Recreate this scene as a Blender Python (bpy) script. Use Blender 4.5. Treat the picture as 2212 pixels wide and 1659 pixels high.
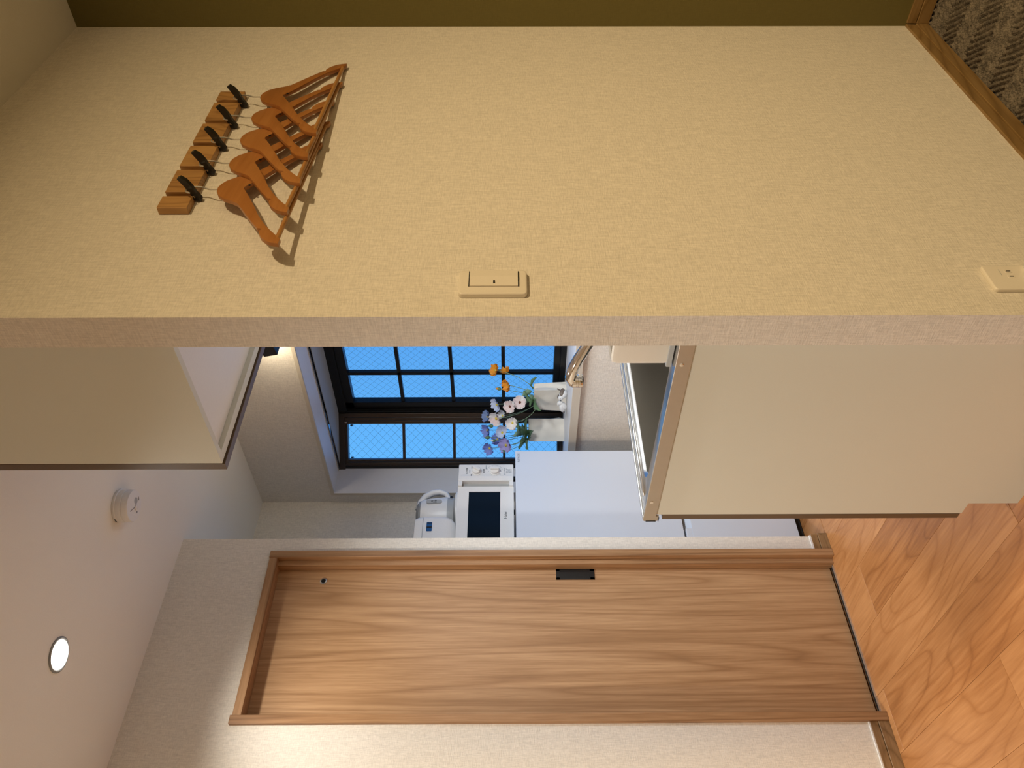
import bpy, bmesh, math, random
from mathutils import Vector, Matrix, noise
random.seed(7)
PI = math.pi
scene = bpy.context.scene
for o in list(bpy.data.objects):
    bpy.data.objects.remove(o)
C = scene.collection

# ------------------------------------------------------------------ camera (portrait photo stored lying on its side)
YAW, PITCH, ROLL, FPX = math.radians(45.85039), math.radians(-0.26187), math.radians(-0.19789), 1694.07
f = Vector((math.cos(PITCH)*math.cos(YAW), math.cos(PITCH)*math.sin(YAW), math.sin(PITCH)))
r = Vector((math.sin(YAW), -math.cos(YAW), 0)); u = r.cross(f)
r2 = math.cos(ROLL)*r + math.sin(ROLL)*u
u2 = -math.sin(ROLL)*r + math.cos(ROLL)*u
cam_d = bpy.data.cameras.new('camera'); cam = bpy.data.objects.new('camera', cam_d); C.objects.link(cam)
cam_d.sensor_fit = 'HORIZONTAL'; cam_d.sensor_width = 36; cam_d.lens = 36*FPX/2212
cam_d.clip_start = 0.02
X, Y, Z = -u2, r2, -f
cam.matrix_world = Matrix(((X.x, Y.x, Z.x, 0), (X.y, Y.y, Z.y, 0), (X.z, Y.z, Z.z, 1.187), (0, 0, 0, 1)))
scene.camera = cam

# ------------------------------------------------------------------ world: clear blue evening sky, a little paler to the west
w = bpy.data.worlds.new('sky'); scene.world = w; w.use_nodes = True
nt = w.node_tree; nt.nodes.clear()
out = nt.nodes.new('ShaderNodeOutputWorld'); bg = nt.nodes.new('ShaderNodeBackground')
tc = nt.nodes.new('ShaderNodeTexCoord'); dp = nt.nodes.new('ShaderNodeVectorMath'); dp.operation = 'DOT_PRODUCT'
dp.inputs[1].default_value = (0.30, 0.90, 0.15)
cr = nt.nodes.new('ShaderNodeValToRGB')
cr.color_ramp.elements[0].position = 0.78; cr.color_ramp.elements[0].color = (0.085, 0.30, 0.76, 1)
cr.color_ramp.elements[1].position = 0.93; cr.color_ramp.elements[1].color = (0.155, 0.53, 1.0, 1)
nt.links.new(tc.outputs['Generated'], dp.inputs[0]); nt.links.new(dp.outputs['Value'], cr.inputs[0])
nt.links.new(cr.outputs[0], bg.inputs[0]); nt.links.new(bg.outputs[0], out.inputs[0])
bg.inputs[1].default_value = 1.05

# ------------------------------------------------------------------ colour management
vs = scene.view_settings
scene.display_settings.display_device = 'sRGB'
vs.view_transform = 'Standard'; vs.look = 'None'; vs.gamma = 1.0; vs.use_curve_mapping = False
vs.exposure = 0.0

# ------------------------------------------------------------------ lights
def light(name, kind, loc, target, energy, color, **kw):
    d = bpy.data.lights.new(name, kind); d.energy = energy; d.color = color
    for k, v in kw.items(): setattr(d, k, v)
    o = bpy.data.objects.new(name, d); C.objects.link(o); o.location = loc
    o.rotation_euler = (Vector(target) - Vector(loc)).to_track_quat('-Z', 'Y').to_euler()
    return o
WARM = (1.0, 0.93, 0.83)
AMBER = (1.0, 0.74, 0.40)
# bedroom ceiling lamp, behind and to the right of the photographer
light('bedroom_ceiling_light', 'AREA', (1.22, -1.15, 2.36), (1.22, -1.15, 0), 70, AMBER, shape='DISK', size=0.16)
light('bedroom_fill_light', 'AREA', (-1.2, -1.9, 2.36), (-1.2, -1.9, 0), 8, (1.0, 0.66, 0.34), shape='DISK', size=0.4)  # added ambient fill for bounced light, no real fitting
# kitchen downlight in view and its twin further along the hall
light('kitchen_downlight_light', 'SPOT', (0.954, 2.022, 2.372), (0.954, 2.022, 0), 58, WARM,
      shadow_soft_size=0.032, spot_size=math.radians(132), spot_blend=1.0)
light('hall_downlight_light', 'SPOT', (-0.45, 1.75, 2.372), (-0.45, 1.75, 0), 128, WARM,
      shadow_soft_size=0.035, spot_size=math.radians(150), spot_blend=1.0)
# added fill light under the wall cabinet to brighten the fridge and worktop
light('worktop_fill_light', 'AREA', (1.80, 1.10, 1.800), (1.98, 1.75, 0.87), 13, (0.86, 0.93, 1.0), shape='RECTANGLE', size=0.5, size_y=0.04, spread=math.radians(115))

# ------------------------------------------------------------------ material helpers
def new_mat(name):
    m = bpy.data.materials.new(name); m.use_nodes = True
    return m, m.node_tree, m.node_tree.nodes['Principled BSDF']
def plain(name, col, rough=0.5, metal=0.0, spec=0.5, coat=0.0, bump=0.0, bscale=300):
    m, t, b = new_mat(name)
    b.inputs['Base Color'].default_value = (*col, 1); b.inputs['Roughness'].default_value = rough
    b.inputs['Metallic'].default_value = metal; b.inputs['Specular IOR Level'].default_value = spec
    b.inputs['Coat Weight'].default_value = coat
    tcn = t.nodes.new('ShaderNodeTexCoord'); n = t.nodes.new('ShaderNodeTexNoise'); n.inputs['Scale'].default_value = bscale
    t.links.new(tcn.outputs['Object'], n.inputs['Vector'])
    mx = t.nodes.new('ShaderNodeMix'); mx.data_type = 'RGBA'
    mx.inputs[6].default_value = (*[c*0.97 for c in col], 1); mx.inputs[7].default_value = (*[min(1, c*1.03) for c in col], 1)
    t.links.new(n.outputs['Fac'], mx.inputs[0]); t.links.new(mx.outputs[2], b.inputs['Base Color'])
    if bump:
        bp = t.nodes.new('ShaderNodeBump'); bp.inputs['Strength'].default_value = bump; bp.inputs['Distance'].default_value = 0.001
        t.links.new(n.outputs['Fac'], bp.inputs['Height']); t.links.new(bp.outputs[0], b.inputs['Normal'])
    return m
def mapped_noise(t, scale, detail=2, rough=0.5, src=None, loc=None):
    tcn = t.nodes.new('ShaderNodeTexCoord'); mp = t.nodes.new('ShaderNodeMapping'); mp.inputs['Scale'].default_value = scale
    n = t.nodes.new('ShaderNodeTexNoise'); n.inputs['Scale'].default_value = 1.0
    n.inputs['Detail'].default_value = detail; n.inputs['Roughness'].default_value = rough
    t.links.new(src if src else tcn.outputs['Object'], mp.inputs['Vector']); t.links.new(mp.outputs[0], n.inputs['Vector'])
    return n.outputs['Fac']
def math_node(t, op, a, b=None):
    n = t.nodes.new('ShaderNodeMath'); n.operation = op
    for i, v in enumerate((a, b)):
        if v is None: continue
        if isinstance(v, (int, float)): n.inputs[i].default_value = v
        else: t.links.new(v, n.inputs[i])
    return n.outputs[0]
def wallpaper(name, col, bump=0.9, var=0.12):
    """linen-look wallpaper: short vertical and horizontal threads"""
    m, t, b = new_mat(name)
    v = mapped_noise(t, (420, 420, 55), 3)
    h = mapped_noise(t, (60, 60, 460), 3)
    s = math_node(t, 'ADD', v, h)
    s = math_node(t, 'MULTIPLY', s, 0.5)
    cr = t.nodes.new('ShaderNodeValToRGB')
    cr.color_ramp.elements[0].position = 0.36; cr.color_ramp.elements[0].color = (*[c*(1-var) for c in col], 1)
    cr.color_ramp.elements[1].position = 0.64; cr.color_ramp.elements[1].color = (*[min(1, c*(1+var)) for c in col], 1)
    t.links.new(s, cr.inputs[0]); t.links.new(cr.outputs[0], b.inputs['Base Color'])
    b.inputs['Roughness'].default_value = 0.85; b.inputs['Specular IOR Level'].default_value = 0.2
    bp = t.nodes.new('ShaderNodeBump'); bp.inputs['Strength'].default_value = bump; bp.inputs['Distance'].default_value = 0.0015
    t.links.new(s, bp.inputs['Height']); t.links.new(bp.outputs[0], b.inputs['Normal'])
    return m
def wood(name, cols, scale, axis='Z', dist=3.0, rough=0.45, rnd=False, ring=9.0, bump=0.08, contrast=1.0, fine=1.0, across=1.0, along=1.0, pw=2.5, ringc=0.9):
    """cols: dark, mid, light. scale = along-grain compression; grain runs along axis"""
    m, t, b = new_mat(name)
    tcn = t.nodes.new('ShaderNodeTexCoord'); src = tcn.outputs['Object']
    if rnd:
        oi = t.nodes.new('ShaderNodeObjectInfo'); cx = t.nodes.new('ShaderNodeCombineXYZ')
        rx = math_node(t, 'MULTIPLY', oi.outputs['Random'], 37.0)
        t.links.new(rx, cx.inputs[0]); t.links.new(rx, cx.inputs[1]); t.links.new(rx, cx.inputs[2])
        ad = t.nodes.new('ShaderNodeVectorMath'); ad.operation = 'ADD'
        t.links.new(src, ad.inputs[0]); t.links.new(cx.outputs[0], ad.inputs[1]); src = ad.outputs[0]
    k = {'X': 0, 'Y': 1, 'Z': 2}[axis]
    def sc(across, along):
        v = [across]*3; v[k] = along; return tuple(v)
    # rings : contour lines of a smooth stretched noise field
    base = mapped_noise(t, sc(ring*0.55*across, ring*0.06*scale*along), 1.5, 0.4, src)
    rings = math_node(t, 'MULTIPLY', base, ring*dist)
    rings = math_node(t, 'FRACT', rings)
    rings = math_node(t, 'SUBTRACT', rings, 0.5); rings = math_node(t, 'ABSOLUTE', rings); rings = math_node(t, 'MULTIPLY', rings, 2.0)
    rings = math_node(t, 'POWER', rings, pw)
    fn = mapped_noise(t, sc(210*fine, 6*scale*fine), 4, 0.6, src)
    midn = mapped_noise(t, sc(48*fine, 1.8*scale*fine), 3, 0.6, src)
    blot = mapped_noise(t, sc(9, 1.5*scale), 2, 0.5, src)
    a = math_node(t, 'MULTIPLY', math_node(t, 'MULTIPLY', rings, math_node(t, 'MULTIPLY', midn, fn)), -1.0*ringc)
    a = math_node(t, 'ADD', a, math_node(t, 'MULTIPLY', fn, 0.50*contrast))
    a = math_node(t, 'ADD', a, math_node(t, 'MULTIPLY', midn, 0.34))
    a = math_node(t, 'ADD', a, math_node(t, 'MULTIPLY', blot, 0.24))
    a = math_node(t, 'ADD', a, 0.25*(1-contrast))
    if rnd: a = math_node(t, 'ADD', a, math_node(t, 'MULTIPLY', math_node(t, 'SUBTRACT', oi.outputs['Random'], 0.5), 0.20))
    cr = t.nodes.new('ShaderNodeValToRGB'); e = cr.color_ramp.elements
    e[0].position = 0.22; e[0].color = (*cols[0], 1); e[1].position = 0.66; e[1].color = (*cols[2], 1)
    em = e.new(0.44); em.color = (*cols[1], 1)
    t.links.new(a, cr.inputs[0]); t.links.new(cr.outputs[0], b.inputs['Base Color'])
    b.inputs['Roughness'].default_value = rough
    bp = t.nodes.new('ShaderNodeBump'); bp.inputs['Strength'].default_value = bump; bp.inputs['Distance'].default_value = 0.001
    t.links.new(fn, bp.inputs['Height']); t.links.new(bp.outputs[0], b.inputs['Normal'])
    return m

M = {}
M['paper'] = wallpaper('linen_wallpaper', (0.75, 0.71, 0.64))
M['paper_side'] = M['paper']
M['accent'] = wallpaper('olive_wallpaper', (0.15, 0.125, 0.042), 0.3, 0.05)
M['ceiling'] = plain('ceiling_paper', (0.84, 0.82, 0.755), 0.9, bump=0.35, bscale=260, spec=0.2)
M['trimwhite'] = plain('cream_window_lining', (0.78, 0.77, 0.77), 0.4, bscale=40)
M['cream_edge'] = plain('cream_trim', (0.62, 0.56, 0.46), 0.5, bscale=60)
M['shaded_soffit'] = plain('soffit_painted_shade', (0.40, 0.42, 0.43), 0.6, bscale=60)  # soffit beyond the rail: its shade painted in as grey
M['door'] = wood('door_oak_laminate', ((0.20, 0.098, 0.038), (0.385, 0.215, 0.100), (0.56, 0.345, 0.180)), 1.0, 'Z', 2.2, 0.5, ring=8, fine=1.15, across=1.6, along=0.55, pw=3.0, contrast=0.9, ringc=0.55)
M['doorframe'] = wood('door_frame_laminate', ((0.16, 0.075, 0.028), (0.34, 0.185, 0.085), (0.46, 0.27, 0.135)), 1.4, 'Z', 0.8, 0.45, ring=10, across=3, along=0.4)
M['doorhead'] = wood('door_head_laminate', ((0.16, 0.075, 0.028), (0.34, 0.185, 0.085), (0.46, 0.27, 0.135)), 1.4, 'X', 0.8, 0.45, ring=10, across=3, along=0.4)
M['skirt_x'] = wood('skirting_laminate', ((0.15, 0.085, 0.035), (0.25, 0.15, 0.07), (0.33, 0.205, 0.10)), 1.4, 'X', 2.5, 0.4, ring=10)
M['skirt_y'] = wood('skirting_laminate_across', ((0.15, 0.085, 0.035), (0.25, 0.15, 0.07), (0.33, 0.205, 0.10)), 1.4, 'Y', 2.5, 0.4, ring=10)
M['plank'] = wood('cherry_floor_board', ((0.19, 0.062, 0.014), (0.39, 0.165, 0.053), (0.54, 0.26, 0.100)), 2.0, 'Y', 2.2, 0.36, rnd=True, ring=8.0, bump=0.05, contrast=0.75, fine=0.6, pw=6.0, along=1.1, ringc=0.5)
M['bamboo'] = wood('bamboo', ((0.24, 0.115, 0.035), (0.40, 0.21, 0.072), (0.50, 0.28, 0.10)), 2.0, 'Z', 2.0, 0.45, ring=14, rnd=True)
M['hanger'] = wood('hanger_beech', ((0.24, 0.085, 0.020), (0.38, 0.150, 0.040), (0.46, 0.20, 0.060)), 1.2, 'X', 2.0, 0.32, ring=9, rnd=True, contrast=0.5, ringc=0.3)
M['hanger_bar'] = wood('hanger_bar_beech', ((0.27, 0.11, 0.028), (0.42, 0.20, 0.06), (0.50, 0.26, 0.085)), 1.2, 'X', 2.0, 0.4, ring=12, rnd=True, contrast=0.5)
M['panel'] = plain('cream_cabinet_side', (0.66, 0.67, 0.59), 0.42, bscale=400, bump=0.03)
M['brown'] = plain('brown_cabinet_door', (0.115, 0.075, 0.042), 0.4, bscale=90)
M['steel'] = plain('stainless_steel', (0.62, 0.60, 0.57), 0.27, 1.0, bscale=500, bump=0.02)
M['steel_side'] = plain('stainless_side_strip', (0.50, 0.46, 0.40), 0.42, 0.9, bscale=60)  # warm reflection put into the colour, browner than the plain steel
M['sinkin'] = plain('sink_bowl_steel', (0.34, 0.32, 0.28), 0.38, 1.0, bscale=300)
M['chrome'] = plain('chrome', (0.80, 0.78, 0.74), 0.06, 1.0)
M['white'] = plain('white_plastic', (0.80, 0.79, 0.77), 0.35, bscale=200)
M['fridge'] = plain('fridge_white', (0.68, 0.745, 0.85), 0.30, coat=0.3, bscale=700, bump=0.02)
M['offwhite'] = plain('offwhite_plastic', (0.74, 0.71, 0.64), 0.35)
M['switch'] = plain('cream_switch_plastic', (0.80, 0.75, 0.66), 0.28)
M['grey'] = plain('grey_plastic', (0.24, 0.25, 0.25), 0.4)
M['midgrey'] = plain('mid_grey_plastic', (0.40, 0.41, 0.41), 0.4)
M['black'] = plain('black_plastic', (0.012, 0.012, 0.012), 0.35)
M['blackglass'] = plain('dark_oven_glass', (0.006, 0.010, 0.016), 0.12, spec=0.15)
M['bluedisplay'] = plain('blue_display', (0.02, 0.08, 0.22), 0.1, coat=0.5)
M['alu'] = plain('bronze_aluminium', (0.055, 0.040, 0.030), 0.32, 0.55, bscale=60)
M['alu_dark'] = plain('dark_aluminium', (0.012, 0.011, 0.010), 0.30, 0.4, bscale=60)
M['wire'] = plain('glass_wire', (0.03, 0.07, 0.13), 0.6)
M['metal'] = plain('bright_metal', (0.70, 0.68, 0.62), 0.2, 1.0)
M['wirebright'] = plain('polished_wire', (0.72, 0.70, 0.66), 0.38, 0.8)
M['ink'] = plain('printed_ink', (0.05, 0.06, 0.08), 0.6)
M['inkgrey'] = plain('printed_grey_ink', (0.22, 0.26, 0.33), 0.6)
M['vase'] = plain('white_paper_bag_ceramic', (0.83, 0.77, 0.66), 0.6, bscale=35, bump=0.2)
M['stem'] = plain('green_stem', (0.24, 0.36, 0.20), 0.5, bscale=80)
M['leaf'] = plain('green_leaf', (0.15, 0.27, 0.13), 0.5, bscale=60)
M['leaf_pale'] = plain('pale_green_leaf', (0.30, 0.48, 0.32), 0.5, bscale=60)
M['orange'] = plain('orange_petal', (0.86, 0.34, 0.02), 0.6, bscale=90)
M['blue'] = plain('blue_petal', (0.25, 0.33, 0.78), 0.6, bscale=90)
M['lilac'] = plain('lilac_petal', (0.42, 0.38, 0.72), 0.6, bscale=90)
M['slate'] = plain('slate_blue_petal', (0.22, 0.31, 0.55), 0.6, bscale=90)
M['paleblue'] = plain('pale_blue_petal', (0.62, 0.70, 0.90), 0.6, bscale=90)
M['petalwhite'] = plain('white_petal', (0.82, 0.80, 0.78), 0.6, bscale=90)
M['pink'] = plain('pink_white_petal', (0.80, 0.66, 0.64), 0.6, bscale=90)
M['yellow'] = plain('yellow_stamen', (0.70, 0.55, 0.08), 0.7)
M['redbrown'] = plain('dark_stamen', (0.16, 0.05, 0.03), 0.7)
M['birdbrown'] = plain('bird_brown', (0.17, 0.13, 0.10), 0.45)
M['bluebag'] = plain('white_detergent_plastic', (0.80, 0.78, 0.70), 0.3)
M['dark_gap'] = plain('dark_gap', (0.01, 0.009, 0.008), 0.8)
M['silver'] = plain('silver_rail', (0.60, 0.60, 0.58), 0.25, 0.8)
M['rail'] = plain('glossy_rail', (0.25, 0.27, 0.30), 0.06, 1.0)
def emit(name, col, s):
    m, t, b = new_mat(name)
    b.inputs['Base Color'].default_value = (0.9, 0.9, 0.9, 1)
    b.inputs['Emission Color'].default_value = (*col, 1); b.inputs['Emission Strength'].default_value = s
    return m
M['glow'] = emit('lamp_diffuser', (1.0, 0.93, 0.82), 14)
# window glass
m = bpy.data.materials.new('window_glass'); m.use_nodes = True; t = m.node_tree; t.nodes.clear()
o_ = t.nodes.new('ShaderNodeOutputMaterial'); mx = t.nodes.new('ShaderNodeMixShader'); tr = t.nodes.new('ShaderNodeBsdfTransparent')
gl = t.nodes.new('ShaderNodeBsdfGlossy'); gl.inputs['Roughness'].default_value = 0.05; fr = t.nodes.new('ShaderNodeFresnel'); fr.inputs[0].default_value = 1.15
tr.inputs[0].default_value = (0.93, 0.97, 1, 1)
t.links.new(fr.outputs[0], mx.inputs[0]); t.links.new(tr.outputs[0], mx.inputs[1]); t.links.new(gl.outputs[0], mx.inputs[2]); t.links.new(mx.outputs[0], o_.inputs[0])
M['glass'] = m
# carpet: grey-brown looped pile
m, t, b = new_mat('looped_carpet')
n1 = mapped_noise(t, (260, 260, 260), 3); n2 = mapped_noise(t, (45, 45, 45), 2)
s = math_node(t, 'ADD', math_node(t, 'MULTIPLY', n1, 0.6), math_node(t, 'MULTIPLY', n2, 0.4))
cr = t.nodes.new('ShaderNodeValToRGB'); cr.color_ramp.elements[0].position = 0.35; cr.color_ramp.elements[0].color = (0.035, 0.028, 0.020, 1)
cr.color_ramp.elements[1].position = 0.62; cr.color_ramp.elements[1].color = (0.21, 0.175, 0.135, 1)
t.links.new(s, cr.inputs[0]); t.links.new(cr.outputs[0], b.inputs['Base Color']); b.inputs['Roughness'].default_value = 0.95
bp = t.nodes.new('ShaderNodeBump'); bp.inputs['Strength'].default_value = 0.8; bp.inputs['Distance'].default_value = 0.003
t.links.new(n1, bp.inputs['Height']); t.links.new(bp.outputs[0], b.inputs['Normal'])
M['carpet'] = m

# ------------------------------------------------------------------ geometry helpers
def box(bm, x0, x1, y0, y1, z0, z1, bev=0.0, seg=2):
    vs_ = [bm.verts.new(p) for p in ((x0,y0,z0),(x1,y0,z0),(x1,y1,z0),(x0,y1,z0),(x0,y0,z1),(x1,y0,z1),(x1,y1,z1),(x0,y1,z1))]
    fs = [bm.faces.new([vs_[i] for i in q]) for q in ((3,2,1,0),(4,5,6,7),(0,1,5,4),(1,2,6,5),(2,3,7,6),(3,0,4,7))]
    if bev:
        es = list({e for fc in fs for e in fc.edges})
        bmesh.ops.bevel(bm, geom=es, offset=bev, segments=seg, affect='EDGES', profile=0.6)
    return bm
def B(*a, **k):
    bm = bmesh.new(); return box(bm, *a, **k)
def prism(bm, pts, axis, a, b_, bev=0.0, seg=2):
    """pts 2-D outline; extruded along axis from a to b_. axis X: pts=(y,z); Y: (x,z); Z: (x,y)"""
    def mk(p, s):
        return {'X': (s, p[0], p[1]), 'Y': (p[0], s, p[1]), 'Z': (p[0], p[1], s)}[axis]
    v0 = [bm.verts.new(mk(p, a)) for p in pts]; v1 = [bm.verts.new(mk(p, b_)) for p in pts]
    n = len(pts); fs = [bm.faces.new(v0), bm.faces.new(v1[::-1])]
    for i in range(n): fs.append(bm.faces.new((v0[i], v1[i], v1[(i+1) % n], v0[(i+1) % n])))
    bmesh.ops.recalc_face_normals(bm, faces=fs)
    if bev:
        es = list({e for fc in fs[:2] for e in fc.edges})
        bmesh.ops.bevel(bm, geom=es, offset=bev, segments=seg, affect='EDGES', profile=0.6)
    return bm
def tube(bm, pts, rad, n=8, caps=True):
    pts = [Vector(p) for p in pts]; rings = []
    up = Vector((0, 0, 1))
    nrm = None
    for i, p in enumerate(pts):
        d = (pts[min(i+1, len(pts)-1)] - pts[max(i-1, 0)]).normalized()
        if nrm is None:
            a = up if abs(d.z) < 0.9 else Vector((1, 0, 0)); nrm = d.cross(a).normalized()
        else:
            nrm = (nrm - d*nrm.dot(d)).normalized()
        bn = d.cross(nrm); R_ = rad[i] if isinstance(rad, (list, tuple)) else rad
        rings.append([bm.verts.new(p + (nrm*math.cos(2*PI*k/n) + bn*math.sin(2*PI*k/n))*R_) for k in range(n)])
    for a, b_ in zip(rings, rings[1:]):
        for k in range(n): bm.faces.new((a[k], a[(k+1) % n], b_[(k+1) % n], b_[k]))
    if caps: bm.faces.new(rings[0][::-1]); bm.faces.new(rings[-1])
    return bm
def lathe(bm, prof, n=32, c=(0, 0, 0), sx=1, sy=1, axis=None):
    """prof (r,z) list, around z at c; axis: optional Matrix applied before offset"""
    rings = []
    for (rr, z) in prof:
        ring = []
        for k in range(n):
            p = Vector((rr*math.cos(2*PI*k/n)*sx, rr*math.sin(2*PI*k/n)*sy, z))
            if axis: p = axis @ p
            ring.append(bm.verts.new(p + Vector(c)))
        rings.append(ring)
    for a, b_ in zip(rings, rings[1:]):
        for k in range(n): bm.faces.new((a[k], a[(k+1) % n], b_[(k+1) % n], b_[k]))
    bm.faces.new(rings[0][::-1]); bm.faces.new(rings[-1])
    return bm
def rrect(x0, x1, y0, y1, rd, n=5):
    pts = []
    for cx, cy, a0 in ((x1-rd, y1-rd, 0), (x0+rd, y1-rd, 90), (x0+rd, y0+rd, 180), (x1-rd, y0+rd, 270)):
        for k in range(n+1):
            a = math.radians(a0 + 90*k/n); pts.append((cx+rd*math.cos(a), cy+rd*math.sin(a)))
    return pts
def bez(p0, p1, p2, n=8):
    p0, p1, p2 = Vector(p0), Vector(p1), Vector(p2)
    return [(1-t_)**2*p0 + 2*t_*(1-t_)*p1 + t_*t_*p2 for t_ in [i/n for i in range(n+1)]]
def wloc(o):
    v = Vector((0, 0, 0))
    while o: v += o.location; o = o.parent
    return v
def obj(name, bm, mat, parent=None, smooth=False, local=False, label=None):
    """links bm as one mesh; vertices are in world space unless local"""
    if parent is not None and not local:
        bmesh.ops.translate(bm, verts=bm.verts, vec=-wloc(parent))
    bmesh.ops.recalc_face_normals(bm, faces=bm.faces)
    me = bpy.data.meshes.new(name); bm.to_mesh(me); bm.free()
    if smooth:
        for p in me.polygons: p.use_smooth = True
        try: me.set_sharp_from_angle(angle=math.radians(38))
        except Exception: pass
    o = bpy.data.objects.new(name, me); C.objects.link(o)
    if isinstance(mat, (list, tuple)):
        for q in mat: me.materials.append(q)
    else: me.materials.append(mat)
    if parent is not None: o.parent = parent
    if label: o['label'] = label
    return o
def thing(name, label, cat, loc, group=None, rotz=0):
    o = bpy.data.objects.new(name, None); C.objects.link(o); o.location = loc; o.rotation_euler = (0, 0, rotz)
    o.empty_display_size = 0.05
    o['label'] = label; o['category'] = cat
    if group: o['group'] = group
    return o
def struct(name, bm, mat, parent=None, **k):
    o = obj(name, bm, mat, parent, **k)
    if parent is None: o['kind'] = 'structure'
    return o
def sroot(name, loc=(0, 0, 0)):
    o = bpy.data.objects.new(name, None); C.objects.link(o); o.location = loc; o['kind'] = 'structure'; return o
def text(name, s, size, loc, mat, parent, rot=(PI/2, 0, 0), extr=0.0003, align='CENTER', spacing=1.0):
    cu = bpy.data.curves.new(name, 'FONT'); cu.body = s; cu.size = size; cu.extrude = extr; cu.align_x = align; cu.align_y = 'CENTER'
    cu.space_character = spacing; cu.resolution_u = 3
    tmp = bpy.data.objects.new('tmp_text', cu); C.objects.link(tmp)
    dg = bpy.context.evaluated_depsgraph_get(); me = bpy.data.meshes.new_from_object(tmp.evaluated_get(dg))
    bpy.data.objects.remove(tmp); bpy.data.curves.remove(cu)
    me.name = name; me.materials.clear(); me.materials.append(mat)
    o = bpy.data.objects.new(name, me); C.objects.link(o); o.parent = parent
    o.location = Vector(loc) - wloc(parent); o.rotation_euler = rot
    return o
def copy_tree(o, parent=None):
    c = o.copy(); C.objects.link(c); c.parent = parent
    for ch in list(o.children): copy_tree(ch, c)
    return c

H = 2.4
# ================================================================== STRUCTURE
# hanger wall (partition between bedroom and kitchen)
struct('wall_right', B(1.023, 2.30, 0.887, 0.957, 0, H), M['paper'])
struct('wall_far_right', B(2.269, 2.40, -2.75, 0.887, 0, H), M['accent'])
# window wall with its opening (y 1.30-3.098, z .90-2.034)
wf = bmesh.new()
box(wf, 2.28, 2.43, 0.957, 1.30, 0, H); box(wf, 2.28, 2.43, 3.098, 3.32, 0, H)
box(wf, 2.28, 2.43, 1.30, 3.098, 0, 0.884); box(wf, 2.28, 2.43, 1.30, 3.098, 2.037, H)
struct('wall_far', wf, M['paper'])
struct('wall_kitchen_left', B(1.50, 2.43, 3.18, 3.30, 0, H), M['paper'])
# sliding-door wall with the door opening x .975-1.54, z 0-2.027
wl = bmesh.new()
box(wl, 1.558, 1.628, 2.501, 2.60, 0, H); box(wl, -2.2, 0.955, 2.501, 2.60, 0, H); box(wl, 0.955, 1.558, 2.501, 2.60, 2.05, H)
box(wl, -2.2, 1.628, 2.60, 2.66, 0, H)
struct('wall_left', wl, M['paper'])
struct('wall_nook', B(1.53, 1.628, 2.66, 3.18, 0, H), M['paper'])
struct('wall_behind', B(-2.2, -2.1, -2.75, 2.501, 0, H), M['paper'])
struct('wall_back', B(-2.2, 2.40, -2.85, -2.75, 0, H), M['paper'])
struct('ceiling', B(-2.2, 2.43, -2.85, 3.32, H, H+0.1), M['ceiling'])

# floor: sub floor + boards
fl = struct('floor', B(-2.2, 2.43, 0.915, 3.32, -0.06, -0.011), M['dark_gap'])
PW = 0.1865
def plank(x0, x1, y0, y1):
    g = 0.00035
    bm = B(-(x1-x0)/2+g, (x1-x0)/2-g, -(y1-y0)/2+g, (y1-y0)/2-g, -0.011, 0.0, bev=0.0005, seg=1)
    o = obj('plank', bm, M['plank'], fl, local=True); o.location = ((x0+x1)/2, (y0+y1)/2, 0)
joints = {0: 1.823, 1: 1.25, 2: 1.535, 3: 2.337, 4: 1.86, 5: 2.547, 6: 2.0, 7: 1.7, 8: 2.3, -1: 1.52, -2: 2.2, -3: 1.8, -4: 1.4, -5: 2.1, -6: 1.6}
for k in range(-15, 9):
    x0 = 0.660 + k*PW; x1 = min(x0 + PW, 2.28)
    if x0 > 2.25: break
    x0 = max(x0, -2.1)
    if x1 <= x0: continue
    ymax = 2.60 if x0 < 1.5 else 3.18
    if x0 < 1.628 < x1 : ymax = 2.501
    j = joints.get(k, 1.5 + 0.3*((k*7) % 4)); ys = [0.915]
    yy = j - 1.212
    while yy < ymax:
        if yy > 0.93: ys.append(yy)
        yy += 1.212
    ys.append(ymax)
    for a, b_ in zip(ys, ys[1:]):
        if b_ - a > 0.01: plank(x0, x1, a, b_)
plank(1.628, 1.779, 2.503, 3.18)
struct('trim_1', B(-2.1, 1.023, 0.887, 0.915, -0.01, 0.002, bev=0.001), M['skirt_x'])

# carpet of the bedroom, herringbone-ribbed loop pile (relief is real geometry where it is seen)
cf = bmesh.new(); box(cf, -2.2, 2.40, -2.85, 0.887, -0.06, -0.008)
struct('floor_carpet', cf, M['carpet'])
gx0, gx1, gy0, gy1, st = 0.95, 2.269, 0.05, 0.887, 0.0035
nx, ny = int((gx1-gx0)/st), int((gy1-gy0)/st)
verts = []; faces = []
for j in range(ny+1):
    for i in range(nx+1):
        x = gx0 + (gx1-gx0)*i/nx; y = gy0 + (gy1-gy0)*j/ny
        band = math.floor((x + 0.012*noise.noise(Vector((x*9, y*9, 0))))/0.075)
        s = 1 if band % 2 else -1
        wv = noise.noise(Vector((x*25, y*25, 3)))*0.6
        rib = math.sin(((y + s*x*0.75)/0.0165)*2*PI + wv*2.2)
        z = 0.0060*rib + 0.0030*noise.noise(Vector((x*150, y*150, 0))) + 0.0015*noise.noise(Vector((x*380, y*380, 5)))
        verts.append((x, y, -0.004 + z))
for j in range(ny):
    for i in range(nx):
        a = j*(nx+1)+i; faces.append((a, a+1, a+nx+2, a+nx+1))
me = bpy.data.meshes.new('carpet_pile'); me.from_pydata(verts, [], faces); me.materials.append(M['carpet'])
cp = bpy.data.objects.new('carpet_pile', me); C.objects.link(cp); cp.parent = bpy.data.objects['floor_carpet']; cp['kind'] = 'stuff'
for p in me.polygons: p.use_smooth = True

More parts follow.
